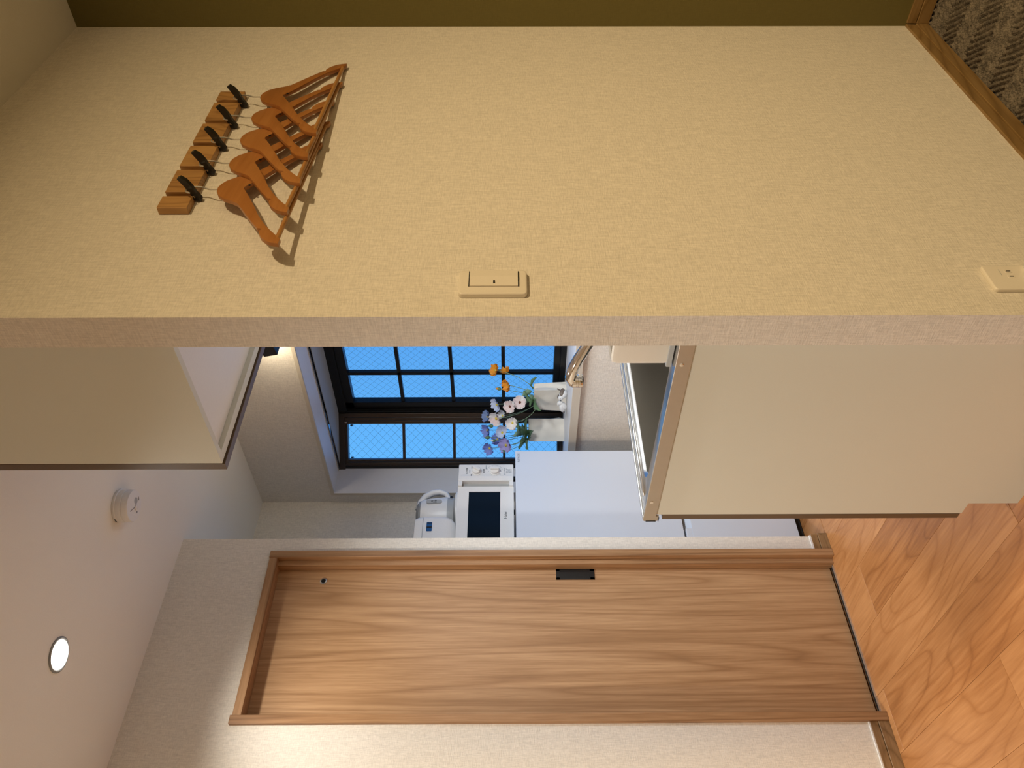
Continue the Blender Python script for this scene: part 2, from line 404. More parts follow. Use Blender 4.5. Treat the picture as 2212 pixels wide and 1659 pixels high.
# baseboards: thin upper strip, prouder lower strip
def skirt(name, x0, x1, y0, y1, nrm, mat):
    bm = bmesh.new()
    for t0, z0, z1 in ((0.0095, 0.0, 0.034), (0.0065, 0.0355, 0.060), (0.004, 0.034, 0.0355)):
        if nrm == '-y': box(bm, x0, x1, y0 - t0, y0 + 0.001, z0, z1, bev=0.0008, seg=1)
        elif nrm == '-x': box(bm, x0 - t0, x0 + 0.001, y0, y1, z0, z1, bev=0.0008, seg=1)
        elif nrm == '+x': box(bm, x0 - 0.001, x0 + t0, y0, y1, z0, z1, bev=0.0008, seg=1)
    return struct(name, bm, mat)
M['skirt_warm'] = wood('skirting_oak_laminate', ((0.15, 0.085, 0.028), (0.25, 0.15, 0.055), (0.32, 0.20, 0.08)), 1.4, 'X', 2.5, 0.4, ring=10)
M['skirt_warm_y'] = wood('skirting_oak_laminate_across', ((0.15, 0.085, 0.028), (0.25, 0.15, 0.055), (0.32, 0.20, 0.08)), 1.4, 'Y', 2.5, 0.4, ring=10)
skirt('baseboard_right', 1.023, 2.269, 0.887, 0, '-y', M['skirt_warm'])
skirt('baseboard_far_right', 2.269, 0, -2.7, 0.877, '-x', M['skirt_warm_y'])
skirt('baseboard_left', -2.1, 0.946, 2.501, 0, '-y', M['skirt_x'])
skirt('baseboard_left_end', 1.568, 1.628, 2.501, 0, '-y', M['skirt_x'])
skirt('baseboard_wall_end', 1.628, 0, 2.492, 3.18, '+x', M['skirt_y'])
# thin white caulk bead over the door-wall baseboards
cb = bmesh.new(); box(cb, -2.1, 0.946, 2.497, 2.502, 0.060, 0.064); box(cb, 1.568, 1.63, 2.496, 2.502, 0.060, 0.066)
struct('trim_2', cb, M['trimwhite'])

# ---- sliding door
d1 = sroot('door_1', (1.25, 2.55, 0))
# right jamb: face strip and splayed return
obj('jamb', B(1.540, 1.568, 2.487, 2.56, 0, 2.060, bev=0.002), M['doorframe'], d1)
obj('jamb', B(0.946, 0.974, 2.487, 2.60, 0, 2.064, bev=0.002), M['doorframe'], d1)
obj('head_casing', B(0.974, 1.540, 2.489, 2.60, 2.030, 2.058, bev=0.0012), M['doorhead'], d1)
obj('jamb_stop', B(1.5195, 1.540, 2.510, 2.60, 0, 2.03, bev=0.001), M['doorframe'], d1)
dp_ = obj('door_panel', B(0.975, 1.5185, 2.544, 2.578, 0.007, 2.0295), M['door'], d1)
# recessed pull
hx0, hx1, hz0, hz1 = 1.478, 1.520, 0.875, 1.015
hx0, hx1 = 1.476, 1.517
hb = bmesh.new()
box(hb, hx0, hx1, 2.5415, 2.546, hz0, hz0+0.016); box(hb, hx0, hx1, 2.5415, 2.546, hz1-0.013, hz1)
box(hb, hx0, hx0+0.008, 2.5415, 2.546, hz0, hz1); box(hb, hx1-0.007, hx1, 2.5415, 2.546, hz0, hz1)
box(hb, hx0+0.004, hx1-0.004, 2.5435, 2.545, hz0+0.005, hz1-0.005)
obj('recessed_pull', hb, M['black'], dp_, label='black recessed finger pull')
gm = bmesh.new(); rotm = Matrix.Rotation(PI/2, 4, 'X')
lathe(gm, [(0.0125, 0), (0.0125, 0.003), (0.0085, 0.004), (0.0075, 0.0005), (0.0, 0.0005)][:4], 24, (1.474, 2.5445, 1.861), axis=rotm)
obj('lock_ring', gm, M['silver'], dp_, True, label='small round silver lock ring')
gm = bmesh.new(); lathe(gm, [(0.0072, 0), (0.0072, 0.0035)], 20, (1.474, 2.5445, 1.861), axis=rotm)
obj('lock_hole', gm, M['black'], dp_, True)
obj('door_gap_shade', B(0.978, 1.5185, 2.5265, 2.545, 0, 0.0008), M['dark_gap'], d1)  # dark strip standing in for the shade under the door
obj('floor_rail', B(0.978, 1.5185, 2.5215, 2.5262, 0, 0.0045), M['silver'], d1, label='thin silver floor rail')

# ---- bay window
w1 = sroot('window_1', (2.45, 2.5, 0.9))
SX = 2.262
# lining: sill, soffit, side, trims (front edges cream)
P0 = (2.61, 2.89); P1 = (2.43, 3.108)
def bayplate(name, z0, z1, x0, mat):
    bm = bmesh.new()
    prism(bm, [(x0, 1.30), (2.75, 1.30), (2.75, 2.95), (2.50, 3.20), (2.43, 3.14), (2.43, 3.098), (x0, 3.098)], 'Z', z0, z1)
    return obj(name, bm, mat, w1)
bayplate('window_sill', 0.884, 0.919, 2.266, M['trimwhite'])
obj('sill_nosing', B(2.262, 2.268, 1.285, 3.113, 0.884, 0.9185, bev=0.001), M['cream_edge'], w1)
bayplate('soffit', 2.034, 2.0365, 2.2815, M['trimwhite'])
obj('soffit_shade_panel', prism(bmesh.new(), [(2.437, 1.30), (2.63, 1.30), (2.63, 2.88), (2.44, 3.09), (2.437, 3.09)], 'Z', 2.026, 2.034), M['shaded_soffit'], w1)
obj('blind_rail', B(2.416, 2.436, 1.30, 3.09, 2.0275, 2.034, bev=0.001), M['rail'], w1, label='thin glossy blind rail in the soffit')
obj('rail_lip', B(2.409, 2.414, 1.30, 3.097, 2.031, 2.0345), M['cream_edge'], w1)
obj('side_lining', B(2.272, 2.44, 3.096, 3.105, 0.919, 2.034), M['trimwhite'], w1)
obj('side_lining', B(2.272, 2.62, 1.291, 1.300, 0.919, 2.034), M['trimwhite'], w1)
obj('head_trim', B(2.271, 2.281, 1.285, 3.113, 2.034, 2.050, bev=0.001), M['cream_edge'], w1)
obj('side_trim', B(2.271, 2.281, 3.097, 3.113, 0.919, 2.034, bev=0.001), M['cream_edge'], w1)
ci = bmesh.new(); box(ci, 2.43, 2.75, 1.20, 1.29, 0.80, 2.2)
obj('outer_wall_infill', ci, M['paper'], w1)

def wired(parent, y_or_s0, s1, z0, z1, place, pitch=0.0255):
    """diamond wires inside the glass, clipped to the pane; place(s,z)->point"""
    bm = bmesh.new(); s0 = y_or_s0; w_ = 0.00038
    a_ = pitch*1.08
    for sg in (1, -1):
        k = int((s0 if sg > 0 else -s1)//a_) - 60
        c0 = -60
        # lines z = sg*s*1.0 + c
        cmin = z0 - max(sg*s0, sg*s1)*1.0; cmax = z1 - min(sg*s0, sg*s1)*1.0
        c = math.ceil(cmin/(a_*1.414))*a_*1.414
        while c < cmax:
            pts = []
            for s in (s0, s1):
                z = sg*s + c
                if z0 <= z <= z1: pts.append((s, z))
            for z in (z0, z1):
                s = (z - c)/sg
                if s0 < s < s1: pts.append((s, z))
            if len(pts) >= 2:
                (sa, za), (sb, zb) = pts[0], pts[1]
                L = math.hypot(sb-sa, zb-za)
                if L > 0.004:
                    px, pz = -(zb-za)/L*w_, (sb-sa)/L*w_
                    vv = [bm.verts.new(place(*q)) for q in ((sa+px, za+pz), (sb+px, zb+pz), (sb-px, zb-pz), (sa-px, za-pz))]
                    bm.faces.new(vv)
            c += a_*1.414
    o = obj('wire_mesh', bm, M['wire'], parent); o['kind'] = 'stuff'
    return o
ZR = [0.940, 1.211, 1.456, 1.703, 1.945]
# centre light (plane x = 2.63): frame, sash, muntins, panes
cs_ = bpy.data.objects.new('fixed_sash', None); C.objects.link(cs_); cs_.parent = w1; cs_.location = Vector((2.63, 2.2, 0.93)) - w1.location
def cpart(name, y0, y1, z0, z1, x0=2.612, x1=2.65, bev=0.0015, mat='alu_dark'):
    return obj(name, B(x0, x1, y0, y1, z0, z1, bev=bev), M[mat], cs_)
cpart('frame_head', 1.30, 2.90, 1.985, 2.034, 2.600, 2.66)
cpart('frame_head', 1.30, 2.86, 1.945, 1.986, 2.614, 2.65)
cpart('frame_bottom', 1.30, 2.90, 0.919, 0.946, 2.604, 2.66)
cpart('frame_bottom', 1.30, 2.86, 0.945, 0.975, 2.614, 2.65)
cpart('stile', 2.820, 2.862, 0.93, 2.0, 2.614, 2.65)
cpart('stile', 2.860, 2.893, 0.919, 2.034, 2.603, 2.66)
cpart('stile', 2.866, 2.874, 0.919, 2.034, 2.598, 2.61)
cpart('stile', 1.30, 1.36, 0.919, 2.034)
YM = [1.36, 1.698, 1.884, 2.070, 2.256, 2.442, 2.627, 2.820]
for y in YM[1:-1]:
    wd = 0.009 if y != 2.256 else 0.02
    cpart('muntin', y-wd, y+wd, 0.96, 1.96, 2.620, 2.640, 0.001)
for z in (1.211, 1.456, 1.704):
    cpart('muntin', 1.36, 2.825, z-0.0085, z+0.0085, 2.620, 2.640, 0.001)
ys_ = YM; zs_ = [0.975, 1.211, 1.456, 1.704, 1.945]
for i in range(len(ys_)-1):
    for j in range(4):
        if ys_[i] < 1.8: continue
        pn = obj('pane', B(2.6285, 2.6315, ys_[i], ys_[i+1], zs_[j], zs_[j+1]), M['glass'], cs_)
wired(cs_, 1.36, 2.82, 0.975, 1.945, lambda s, z: (2.627, s, z))
# angled side light from P0 to P1
dv = Vector((P1[0]-P0[0], P1[1]-P0[1], 0)); LN = dv.length; dv.normalize(); nv = Vector((-dv.y, dv.x, 0))   # nv points into the room
if nv.dot(Vector((-1, -1, 0))) < 0: nv = -nv
ss_ = bpy.data.objects.new('casement_sash', None); C.objects.link(ss_); ss_.parent = w1; ss_.location = Vector((2.52, 3.0, 0.93)) - w1.location
def spart(name, s0, s1, z0, z1, d0=-0.03, d1=0.012, bev=0.0015, mat='alu', parent=ss_):
    bm = B(s0, s1, d0, d1, z0, z1, bev=bev)
    mt = Matrix(((dv.x, nv.x, 0, P0[0]), (dv.y, nv.y, 0, P0[1]), (0, 0, 1, 0), (0, 0, 0, 1)))
    bm.transform(mt)
    if mt.determinant() < 0: bmesh.ops.reverse_faces(bm, faces=bm.faces)
    return obj(name, bm, M[mat], parent)
# outer frame
spart('frame_head', 0.0, LN, 1.998, 2.034, -0.04, 0.018); spart('frame_bottom', 0.0, LN, 0.919, 0.936, -0.04, 0.018)
spart('stile', 0.0, 0.020, 0.919, 2.034, -0.04, 0.018); spart('stile', LN-0.018, LN, 0.919, 2.034, -0.04, 0.014, mat='alu_dark')
# opening sash
spart('sash_rail', 0.020, LN-0.018, 1.985, 2.000, -0.03, 0.010); spart('sash_rail', 0.020, LN-0.018, 0.932, 0.946, -0.03, 0.010)
spart('sash_stile', 0.022, 0.038, 0.936, 1.998, -0.03, 0.012); spart('sash_stile', 0.040, 0.055, 0.936, 1.998, -0.03, 0.008)
spart('sash_stile', 0.233, 0.246, 0.936, 1.998, -0.03, 0.008); spart('sash_stile', 0.248, LN-0.018, 0.936, 1.998, -0.03, 0.012)
for z in (1.209, 1.457, 1.708):
    spart('muntin', 0.053, 0.235, z-0.0065, z+0.0065, -0.012, 0.004, 0.001)
for z0, z1 in ((0.945, 1.209), (1.209, 1.457), (1.457, 1.708), (1.708, 1.986)):
    spart('pane', 0.055, 0.234, z0, z1, -0.006, -0.004, 0, 'glass')
for s in (0.0625, 0.226): spart('stopper', s-0.003, s+0.003, 1.962, 1.972, -0.01, 0.006, 0, 'black')
spart('screw_cap', 0.0435, 0.0505, 1.988, 1.998, 0.009, 0.012, 0.0005, 'silver')
wired(ss_, 0.055, 0.234, 0.945, 1.985, lambda s, z: tuple(Vector((P0[0], P0[1], z)) + dv*s - nv*0.0035), pitch=0.027)

# ================================================================== KITCHEN UNITS
# wall cabinet
wc = thing('wall_cabinet', 'tall wall cabinet with cream side panel and thin brown door edge, hung under the ceiling', 'cabinet', (1.668, 1.16, 1.81))
obj('side_panel', B(1.068, 1.084, 0.960, 1.345, 1.810, H-0.002, bev=0.0006), M['panel'], wc)
obj('body', B(1.084, 2.262, 0.960, 1.345, 1.822, H-0.002), M['white'], wc, label='underside, whitened for the light falling on it')  # whiter than the side panel: light from below put into its colour
obj('bottom_rail', B(1.084, 2.262, 1.322, 1.345, 1.810, 1.822, bev=0.0006), M['panel'], wc)
for a, b_ in ((1.070, 1.467), (1.470, 1.866), (1.869, 2.262)):
    obj('door', B(a, b_, 1.349, 1.369, 1.806, H-0.004, bev=0.0008), M['brown'], wc, label='brown cabinet door seen edge-on')

obj('fill_light_bar', B(1.48, 2.12, 1.08, 1.12, 1.803, 1.822, bev=0.002), M['white'], wc)  # invented housing for the added fill light, hidden behind the partition

# base cabinet
bc = thing('sink_cabinet', 'cream-sided sink cabinet with brown door edge and notched toe space, under the steel worktop', 'cabinet', (1.668, 1.26, 0))
prism(sp := bmesh.new(), [(0.962, 0), (1.505, 0), (1.505, 0.115), (1.545, 0.115), (1.545, 0.838), (0.962, 0.838)], 'X', 1.068, 1.084)
obj('side_panel', sp, M['panel'], bc)
obj('body', B(1.10, 2.262, 0.962, 1.540, 0.118, 0.70), M['panel'], bc)
obj('toe_kick', B(1.084, 2.262, 1.49, 1.503, 0, 0.118), M['brown'], bc)
for a, b_ in ((1.070, 1.467), (1.470, 1.866), (1.869, 2.262)):
    obj('door', B(a, b_, 1.548, 1.567, 0.116, 0.822, bev=0.0008), M['brown'], bc, label='brown cabinet door seen edge-on')
obj('door_edge_shadow_gap', B(1.070, 2.262, 1.545, 1.549, 0.118, 0.80), M['dark_gap'], bc)

# worktop with sink
wt = thing('steel_worktop', 'stainless steel kitchen worktop with an inset sink, on the cream cabinet', 'worktop', (1.668, 1.26, 0.838))
def worktop():
    bm = bmesh.new()
    ox0, ox1, oy0, oy1 = 1.066, 2.265, 0.962, 1.566; zt = 0.866
    outer = rrect(ox0, ox1, oy0, oy1, 0.004, 3)
    inner = rrect(1.100, 1.56, 1.055, 1.484, 0.055, 8)
    n = len(outer); mI = len(inner)
    ov = [bm.verts.new((x, y, zt)) for x, y in outer]; iv = [bm.verts.new((x, y, zt)) for x, y in inner]
    es = [bm.edges.new((ov[i], ov[(i+1) % n])) for i in range(n)] + [bm.edges.new((iv[i], iv[(i+1) % mI])) for i in range(mI)]
    bmesh.ops.triangle_fill(bm, edges=es, use_beauty=True)
    # remove faces inside hole
    for fc in list(bm.faces):
        c = fc.calc_center_median()
        if all(v in iv for v in fc.verts): bm.faces.remove(fc)
    lo = [bm.verts.new((x, y, 0.8385)) for x, y in outer]
    for i in range(n): bm.faces.new((ov[i], ov[(i+1) % n], lo[(i+1) % n], lo[i]))
    # rolled sink edge
    prev = iv
    for off, dz in ((0.003, 0.0012), (0.006, -0.001), (0.009, -0.006)):
        cx, cy = 1.33, 1.27
        ring = []
        for x, y in rrect(1.100+off, 1.56-off, 1.055+off, 1.484-off, 0.055-off, 8): ring.append(bm.verts.new((x, y, zt+dz)))
        for i in range(mI): bm.faces.new((prev[i], prev[(i+1) % mI], ring[(i+1) % mI], ring[i]))
        prev = ring
    bmesh.ops.recalc_face_normals(bm, faces=bm.faces)
    return bm
obj('worktop_sheet', worktop(), M['steel'], wt, True)
bm = bmesh.new(); prev = None
for off, z in ((0.009, 0.860), (0.014, 0.80), (0.022, 0.73), (0.05, 0.706), (0.10, 0.702)):
    ring = [bm.verts.new((x, y, z)) for x, y in rrect(1.100+off, 1.56-off, 1.055+off, 1.484-off, max(0.055-off*0.2, 0.02), 8)]
    if prev:
        for i in range(len(ring)): bm.faces.new((prev[i], prev[(i+1) % len(ring)], ring[(i+1) % len(ring)], ring[i]))
    prev = ring
bm.faces.new(prev)
obj('sink_bowl', bm, M['sinkin'], wt, True)
# raised front drip edge and rear upstand, side end plate with two screws
bm = bmesh.new(); tube(bm, [(1.068, 1.5585, 0.8665), (2.262, 1.5585, 0.8665)], 0.0035, 10); obj('front_lip', bm, M['steel'], wt, True)
bm = bmesh.new(); tube(bm, [(1.100, 1.514, 0.8665), (1.11, 1.509, 0.8675), (1.30, 1.503, 0.869), (1.64, 1.503, 0.869), (1.9, 1.506, 0.868), (2.0, 1.51, 0.866)], [0.001, 0.004, 0.0045, 0.0045, 0.004, 0.001], 10)
obj('pressed_ridge', bm, M['steel'], wt, True)
bm = bmesh.new(); prism(bm, [(0.964, 0.8395), (1.546, 0.8395), (1.546, 0.8325), (1.562, 0.8325), (1.566, 0.836), (1.566, 0.866), (1.562, 0.8685), (0.964, 0.8685)], 'X', 1.0635, 1.0675, bev=0.0006, seg=1)
obj('end_plate', bm, M['steel_side'], wt, label='flat steel end plate, brownish from a painted warm reflection')
bm = bmesh.new(); box(bm, 1.062, 1.0640, 1.550, 1.5655, 0.8318, 0.8332); box(bm, 1.0622, 1.0642, 1.5645, 1.5658, 0.838, 0.862)
obj('end_cap_seam', bm, M['dark_gap'], wt)
for y in (1.045, 1.490):
    bm = bmesh.new(); lathe(bm, [(0.0045, 0), (0.004, 0.0012), (0.001, 0.0016)], 16, (1.0636, y, 0.857), axis=Matrix.Rotation(-PI/2, 4, 'Y'))
    obj('screw', bm, M['chrome'], wt, True)

# faucet
fc_ = thing('faucet', 'chrome swan-neck kitchen faucet rising over the sink', 'faucet', (1.36, 1.005, 0.867))
bm = bmesh.new(); lathe(bm, [(0.028, 0.867), (0.027, 0.873), (0.022, 0.877), (0.021, 0.93), (0.019, 0.945), (0.012, 0.948)], 24, (1.36, 1.005, 0))
obj('faucet_body', bm, M['chrome'], fc_, True)
bm = bmesh.new()
pts = [(1.36, 1.02, 0.93), (1.352, 1.06, 0.935), (1.34, 1.11, 0.95), (1.325, 1.17, 0.978), (1.312, 1.225, 1.006), (1.305, 1.262, 1.025), (1.300, 1.292, 1.037), (1.299, 1.315, 1.040), (1.299, 1.329, 1.034), (1.299, 1.333, 1.022)]
tube(bm, pts, [0.0125]*5 + [0.013, 0.0135, 0.014, 0.0145, 0.014], 16); obj('spout', bm, M['chrome'], fc_, True)
bm = bmesh.new(); lathe(bm, [(0.012, 1.0105), (0.0155, 1.011), (0.0165, 1.014), (0.0165, 1.022), (0.0145, 1.0235), (0.0145, 1.0255), (0.016, 1.027), (0.016, 1.036), (0.0135, 1.038)][::1], 24, (1.299, 1.3285, 0))
obj('aerator', bm, M['chrome'], fc_, True)
bm = bmesh.new(); lathe(bm, [(0.010, 1.0095), (0.010, 1.0115)], 20, (1.299, 1.3285, 0)); obj('aerator_screen', bm, M['black'], fc_)
bm = bmesh.new(); lathe(bm, [(0.014, 0.948), (0.019, 0.952), (0.021, 0.965), (0.016, 0.975), (0.006, 0.978)], 20, (1.36, 1.005, 0)); obj('handle_cap', bm, M['offwhite'], fc_, True)
bm = bmesh.new(); tube(bm, [(1.36, 1.01, 0.965), (1.35, 1.06, 0.985), (1.335, 1.13, 1.005), (1.318, 1.20, 1.018), (1.315, 1.222, 1.019)], [0.006, 0.006, 0.007, 0.0095, 0.009], 12)
obj('lever', bm, M['offwhite'], fc_, True)

# white tub on the worktop and white bottle behind it
tb = thing('dish_tub', 'white plastic tub with rounded corners standing at the near end of the worktop', 'tub', (1.14, 1.02, 0.868))
bm = bmesh.new(); prev = None
for off, z in ((0.006, 0.8695), (0.001, 0.872), (0.0, 0.884), (0.0, 0.975), (0.002, 0.984), (0.006, 0.987), (0.010, 0.984), (0.011, 0.89)):
    ring = [bm.verts.new((x, y, z)) for x, y in rrect(1.094+off, 1.20-off, 0.964+off, 1.078-off, 0.014, 5)]
    if prev:
        for i in range(len(ring)): bm.faces.new((prev[i], prev[(i+1) % len(ring)], ring[(i+1) % len(ring)], ring[i]))
    else: bm.faces.new(ring[::-1])
    prev = ring
bm.faces.new(prev)
obj('tub_body', bm, M['offwhite'], tb, True)
obj('base_rim', B(1.0925, 1.2015, 0.9625, 1.0795, 0.868, 0.879, bev=0.002), M['midgrey'], tb)
bt = thing('soap_bottle', 'white bottle with a stepped cap, just showing behind the white tub', 'bottle', (1.26, 1.0, 0.868))
bm = bmesh.new(); lathe(bm, [(0.030, 0.868), (0.033, 0.872), (0.033, 0.965), (0.024, 0.985), (0.015, 0.99)], 24, (1.26, 1.02, 0), sx=0.8, sy=1.25); obj('bottle_body', bm, M['bluebag'], bt, True)
bm = bmesh.new(); lathe(bm, [(0.036, 0.966), (0.038, 0.97), (0.038, 0.985), (0.029, 0.986), (0.029, 0.998), (0.02, 0.999), (0.02, 1.012)], 20, (1.26, 1.175-0.145, 0), sx=0.9, sy=1.9); obj('cap', bm, M['offwhite'], bt, True)

# ================================================================== FRIDGE and the appliances on it
fr_ = thing('refrigerator', 'white two-door refrigerator beside the window, carrying the microwave oven', 'refrigerator', (1.93, 2.9, 0))
FX0, FX1, FY = 1.690, 2.175, 2.66
obj('body', B(FX0+0.003, FX1-0.003, FY+0.045, 3.165, 0.035, 1.157, bev=0.003), M['fridge'], fr_)
obj('door_gasket', B(FX0+0.008, FX1-0.008, FY+0.037, FY+0.047, 0.05, 1.15), M['midgrey'], fr_)
up = obj('upper_door', B(FX0, FX1, FY, FY+0.038, 0.4865, 1.158, bev=0.003), M['fridge'], fr_)
bm = bmesh.new(); prism(bm, [(FY, 0.030), (FY+0.038, 0.030), (FY+0.038, 0.479), (FY+0.026, 0.479), (FY, 0.452)], 'X', FX0, FX1-0.0, bev=0.0015)
lowd = obj('lower_door', bm, M['fridge'], fr_)
obj('grip_corner', B(FX0, 1.775, FY+0.001, FY+0.036, 0.45, 0.478, bev=0.004), M['fridge'], lowd)
obj('grip_recess', B(1.78, FX1-0.01, FY+0.012, FY+0.03, 0.4785, 0.482), M['grey'], lowd)
for x in (1.74, 2.12):
    bm = bmesh.new(); lathe(bm, [(0.018, 0.0), (0.018, 0.035)], 16, (x, FY+0.06, 0)); obj('foot', bm, M['black'], fr_, True)
obj('under_fridge_shade', B(FX0+0.01, FX1-0.01, FY+0.018, FY+0.03, 0.004, 0.032), M['dark_gap'], fr_)  # near-black bar paints the shade of the open gap below the fridge
text('printed_logo', 'REFINDE', 0.0125, (2.1365, FY-0.0002, 1.1435), M['inkgrey'], up, spacing=1.0)

MY = 2.70
mw = thing('microwave_oven', 'white microwave oven with two dials and a dark door window, on top of the refrigerator', 'microwave oven', (1.905, 2.85, 1.158))
MX0, MX1, MZ0, MZ1 = 1.683, 2.133, 1.1665, 1.4035
obj('case', B(MX0+0.002, MX1-0.002, MY+0.03, 3.05, MZ0+0.002, MZ1-0.003, bev=0.004), M['white'], mw)
pnl = obj('control_panel', B(2.064, MX1, MY, MY+0.032, MZ0, MZ1, bev=0.004), M['white'], mw)
mdoor = bmesh.new()
box(mdoor, MX0, 2.014, MY, MY+0.031, MZ0, 1.223); box(mdoor, MX0, 2.014, MY, MY+0.031, 1.356, MZ1)
box(mdoor, 1.986, 2.014, MY, MY+0.031, 1.2225, 1.3565); box(mdoor, MX0, 1.735, MY, MY+0.031, 1.2225, 1.3565)
md = obj('oven_door', mdoor, M['white'], mw)
obj('door_window', B(1.734, 1.987, MY+0.003, MY+0.02, 1.222, 1.357), M['blackglass'], md, label='dark glass window')
# grip bar
bm = bmesh.new(); box(bm, 2.036, 2.062, MY-0.012, MY+0.03, MZ0+0.001, MZ1-0.001, bev=0.003)
hd = obj('door_grip', bm, M['white'], md)
bm = bmesh.new(); box(bm, 2.012, 2.037, MY+0.012, MY+0.03, MZ0+0.004, MZ1-0.004); obj('grip_hollow', bm, M['midgrey'], md)
obj('grip_end', B(2.012, 2.038, MY-0.010, MY+0.03, MZ0+0.001, MZ0+0.018, bev=0.002), M['white'], md)
obj('grip_end', B(2.012, 2.038, MY-0.010, MY+0.03, MZ1-0.018, MZ1-0.001, bev=0.002), M['white'], md)
rotm = Matrix.Rotation(PI/2, 4, 'X')
for (zc, an) in ((1.326, 35), (1.247, 0)):
    bm = bmesh.new(); lathe(bm, [(0.0225, 0), (0.0225, 0.003), (0.0195, 0.004), (0.0185, 0.014), (0.016, 0.016)], 32, (2.0945, MY, zc), axis=rotm)
    kb = obj('dial', bm, M['white'], pnl, True)
    bm = B(-0.0045, 0.0045, -0.026, -0.008, -0.018, 0.018, bev=0.0015)
    bm.transform(Matrix.Translation((2.0945, MY, zc)) @ Matrix.Rotation(math.radians(an), 4, 'Y'))
    obj('dial_grip', bm, M['white'], kb)
text('print', '出力切換', 0.0085, (2.0965, MY-0.0003, 1.368), M['ink'], pnl)
text('print', '時間', 0.011, (2.0965, MY-0.0003, 1.2935), M['ink'], pnl)
text('print', '500W', 0.0065, (2.0945, MY-0.0003, 1.3555), M['inkgrey'], pnl)
text('print', '200W', 0.0065, (2.117, MY-0.0003, 1.3465), M['inkgrey'], pnl)
text('print', '解凍', 0.0065, (2.073, MY-0.0003, 1.3475), M['ink'], pnl)
text('print', '解凍目安', 0.0055, (2.117, MY-0.0003, 1.284), M['inkgrey'], pnl)
for k, s in enumerate(('0', '1', '2', '3', '5', '7', '10', '15')):
    a = math.radians(90 - k*36); text('print', s, 0.006, (2.0945+0.0275*math.cos(a), MY-0.0003, 1.247+0.0275*math.sin(a)), M['inkgrey'], pnl)
bm = bmesh.new(); tube(bm, [(2.0945+0.034*math.cos(math.radians(a)), MY-0.0003, 1.247+0.034*math.sin(math.radians(a))) for a in range(-75, 76, 10)], 0.0004, 4); obj('print', bm, M['inkgrey'], pnl)
text('print', 'あたため目安', 0.0065, (2.0945, MY-0.0003, 1.2035), M['inkgrey'], pnl)
for q, s in enumerate(('ごはん 1分', '牛乳 2分', '弁当 2分', '冷凍 3分')): text('print', s, 0.0058, (2.095, MY-0.0003, 1.1955-q*0.0062), M['inkgrey'], pnl)
text('printed_logo', 'Haier', 0.0165, (1.8675, MY-0.0003, 1.2005), M['ink'], md)
for x in (1.72, 2.09):
    bm = bmesh.new(); lathe(bm, [(0.012, 1.1583), (0.012, 1.17)], 12, (x, MY+0.05, 0)); obj('foot', bm, M['black'], mw, True)
    bm = bmesh.new(); lathe(bm, [(0.012, 1.1583), (0.012, 1.17)], 12, (x, 3.0, 0)); obj('foot', bm, M['black'], mw, True)

# rice cooker
rc = thing('rice_cooker', 'white rice cooker with a small blue display, on the microwave beside the kettle', 'rice cooker', (1.77, 2.80, 1.401))
def loftbox(levels, n=6, capb=True, capt=True):
    bm = bmesh.new(); prev = None
    for (x0, x1, y0, y1, rd, z) in levels:
        ring = [bm.verts.new((x, y, z)) for x, y in rrect(x0, x1, y0, y1, rd, n)]
        if prev:
            for i in range(len(ring)): bm.faces.new((prev[i], prev[(i+1) % len(ring)], ring[(i+1) % len(ring)], ring[i]))
        elif capb: bm.faces.new(ring[::-1])
        prev = ring
    if capt: bm.faces.new(prev)
    bmesh.ops.recalc_face_normals(bm, faces=bm.faces)
    return bm
RX0, RX1, RY0, RY1 = 1.665, 1.877, 2.705, 2.93
obj('pot_body', loftbox([(RX0+0.035, RX1-0.035, RY0+0.03, RY1-0.03, 0.03, 1.402), (RX0+0.022, RX1-0.022, RY0+0.018, RY1-0.02, 0.03, 1.408), (RX0+0.007, RX1-0.007, RY0+0.006, RY1-0.01, 0.03, 1.425), (RX0, RX1, RY0, RY1, 0.03, 1.45), (RX0, RX1, RY0, RY1, 0.03, 1.5385)]), M['white'], rc, True)
obj('lid', loftbox([(RX0+0.001, RX1-0.001, RY0+0.001, RY1, 0.03, 1.5405), (RX0+0.002, RX1-0.002, RY0+0.003, RY1, 0.03, 1.560), (RX0+0.006, RX1-0.006, RY0+0.008, RY1-0.004, 0.03, 1.574), (RX0+0.02, RX1-0.02, RY0+0.03, RY1-0.02, 0.03, 1.580)]), M['white'], rc, True)
obj('lid_seam', loftbox([(RX0+0.002, RX1-0.002, RY0+0.002, RY1-0.001, 0.03, 1.5384), (RX0+0.002, RX1-0.002, RY0+0.002, RY1-0.001, 0.03, 1.5406)]), M['grey'], rc)
obj('display_frame', prism(bmesh.new(), rrect(1.788, 1.840, 1.4975, 1.5275, 0.006), 'Y', RY0-0.0015, RY0+0.004, bev=0.0005), M['white'], rc)
dsp = obj('display', prism(bmesh.new(), rrect(1.792, 1.836, 1.501, 1.524, 0.004), 'Y', RY0-0.0022, RY0+0.002), M['bluedisplay'], rc, label='dark blue display')
obj('display_bar', B(1.807, 1.815, RY0-0.0026, RY0-0.001, 1.5015, 1.5235), M['black'], dsp)
obj('display_bar', B(1.829, 1.832, RY0-0.0026, RY0-0.001, 1.5015, 1.5235), M['black'], dsp)

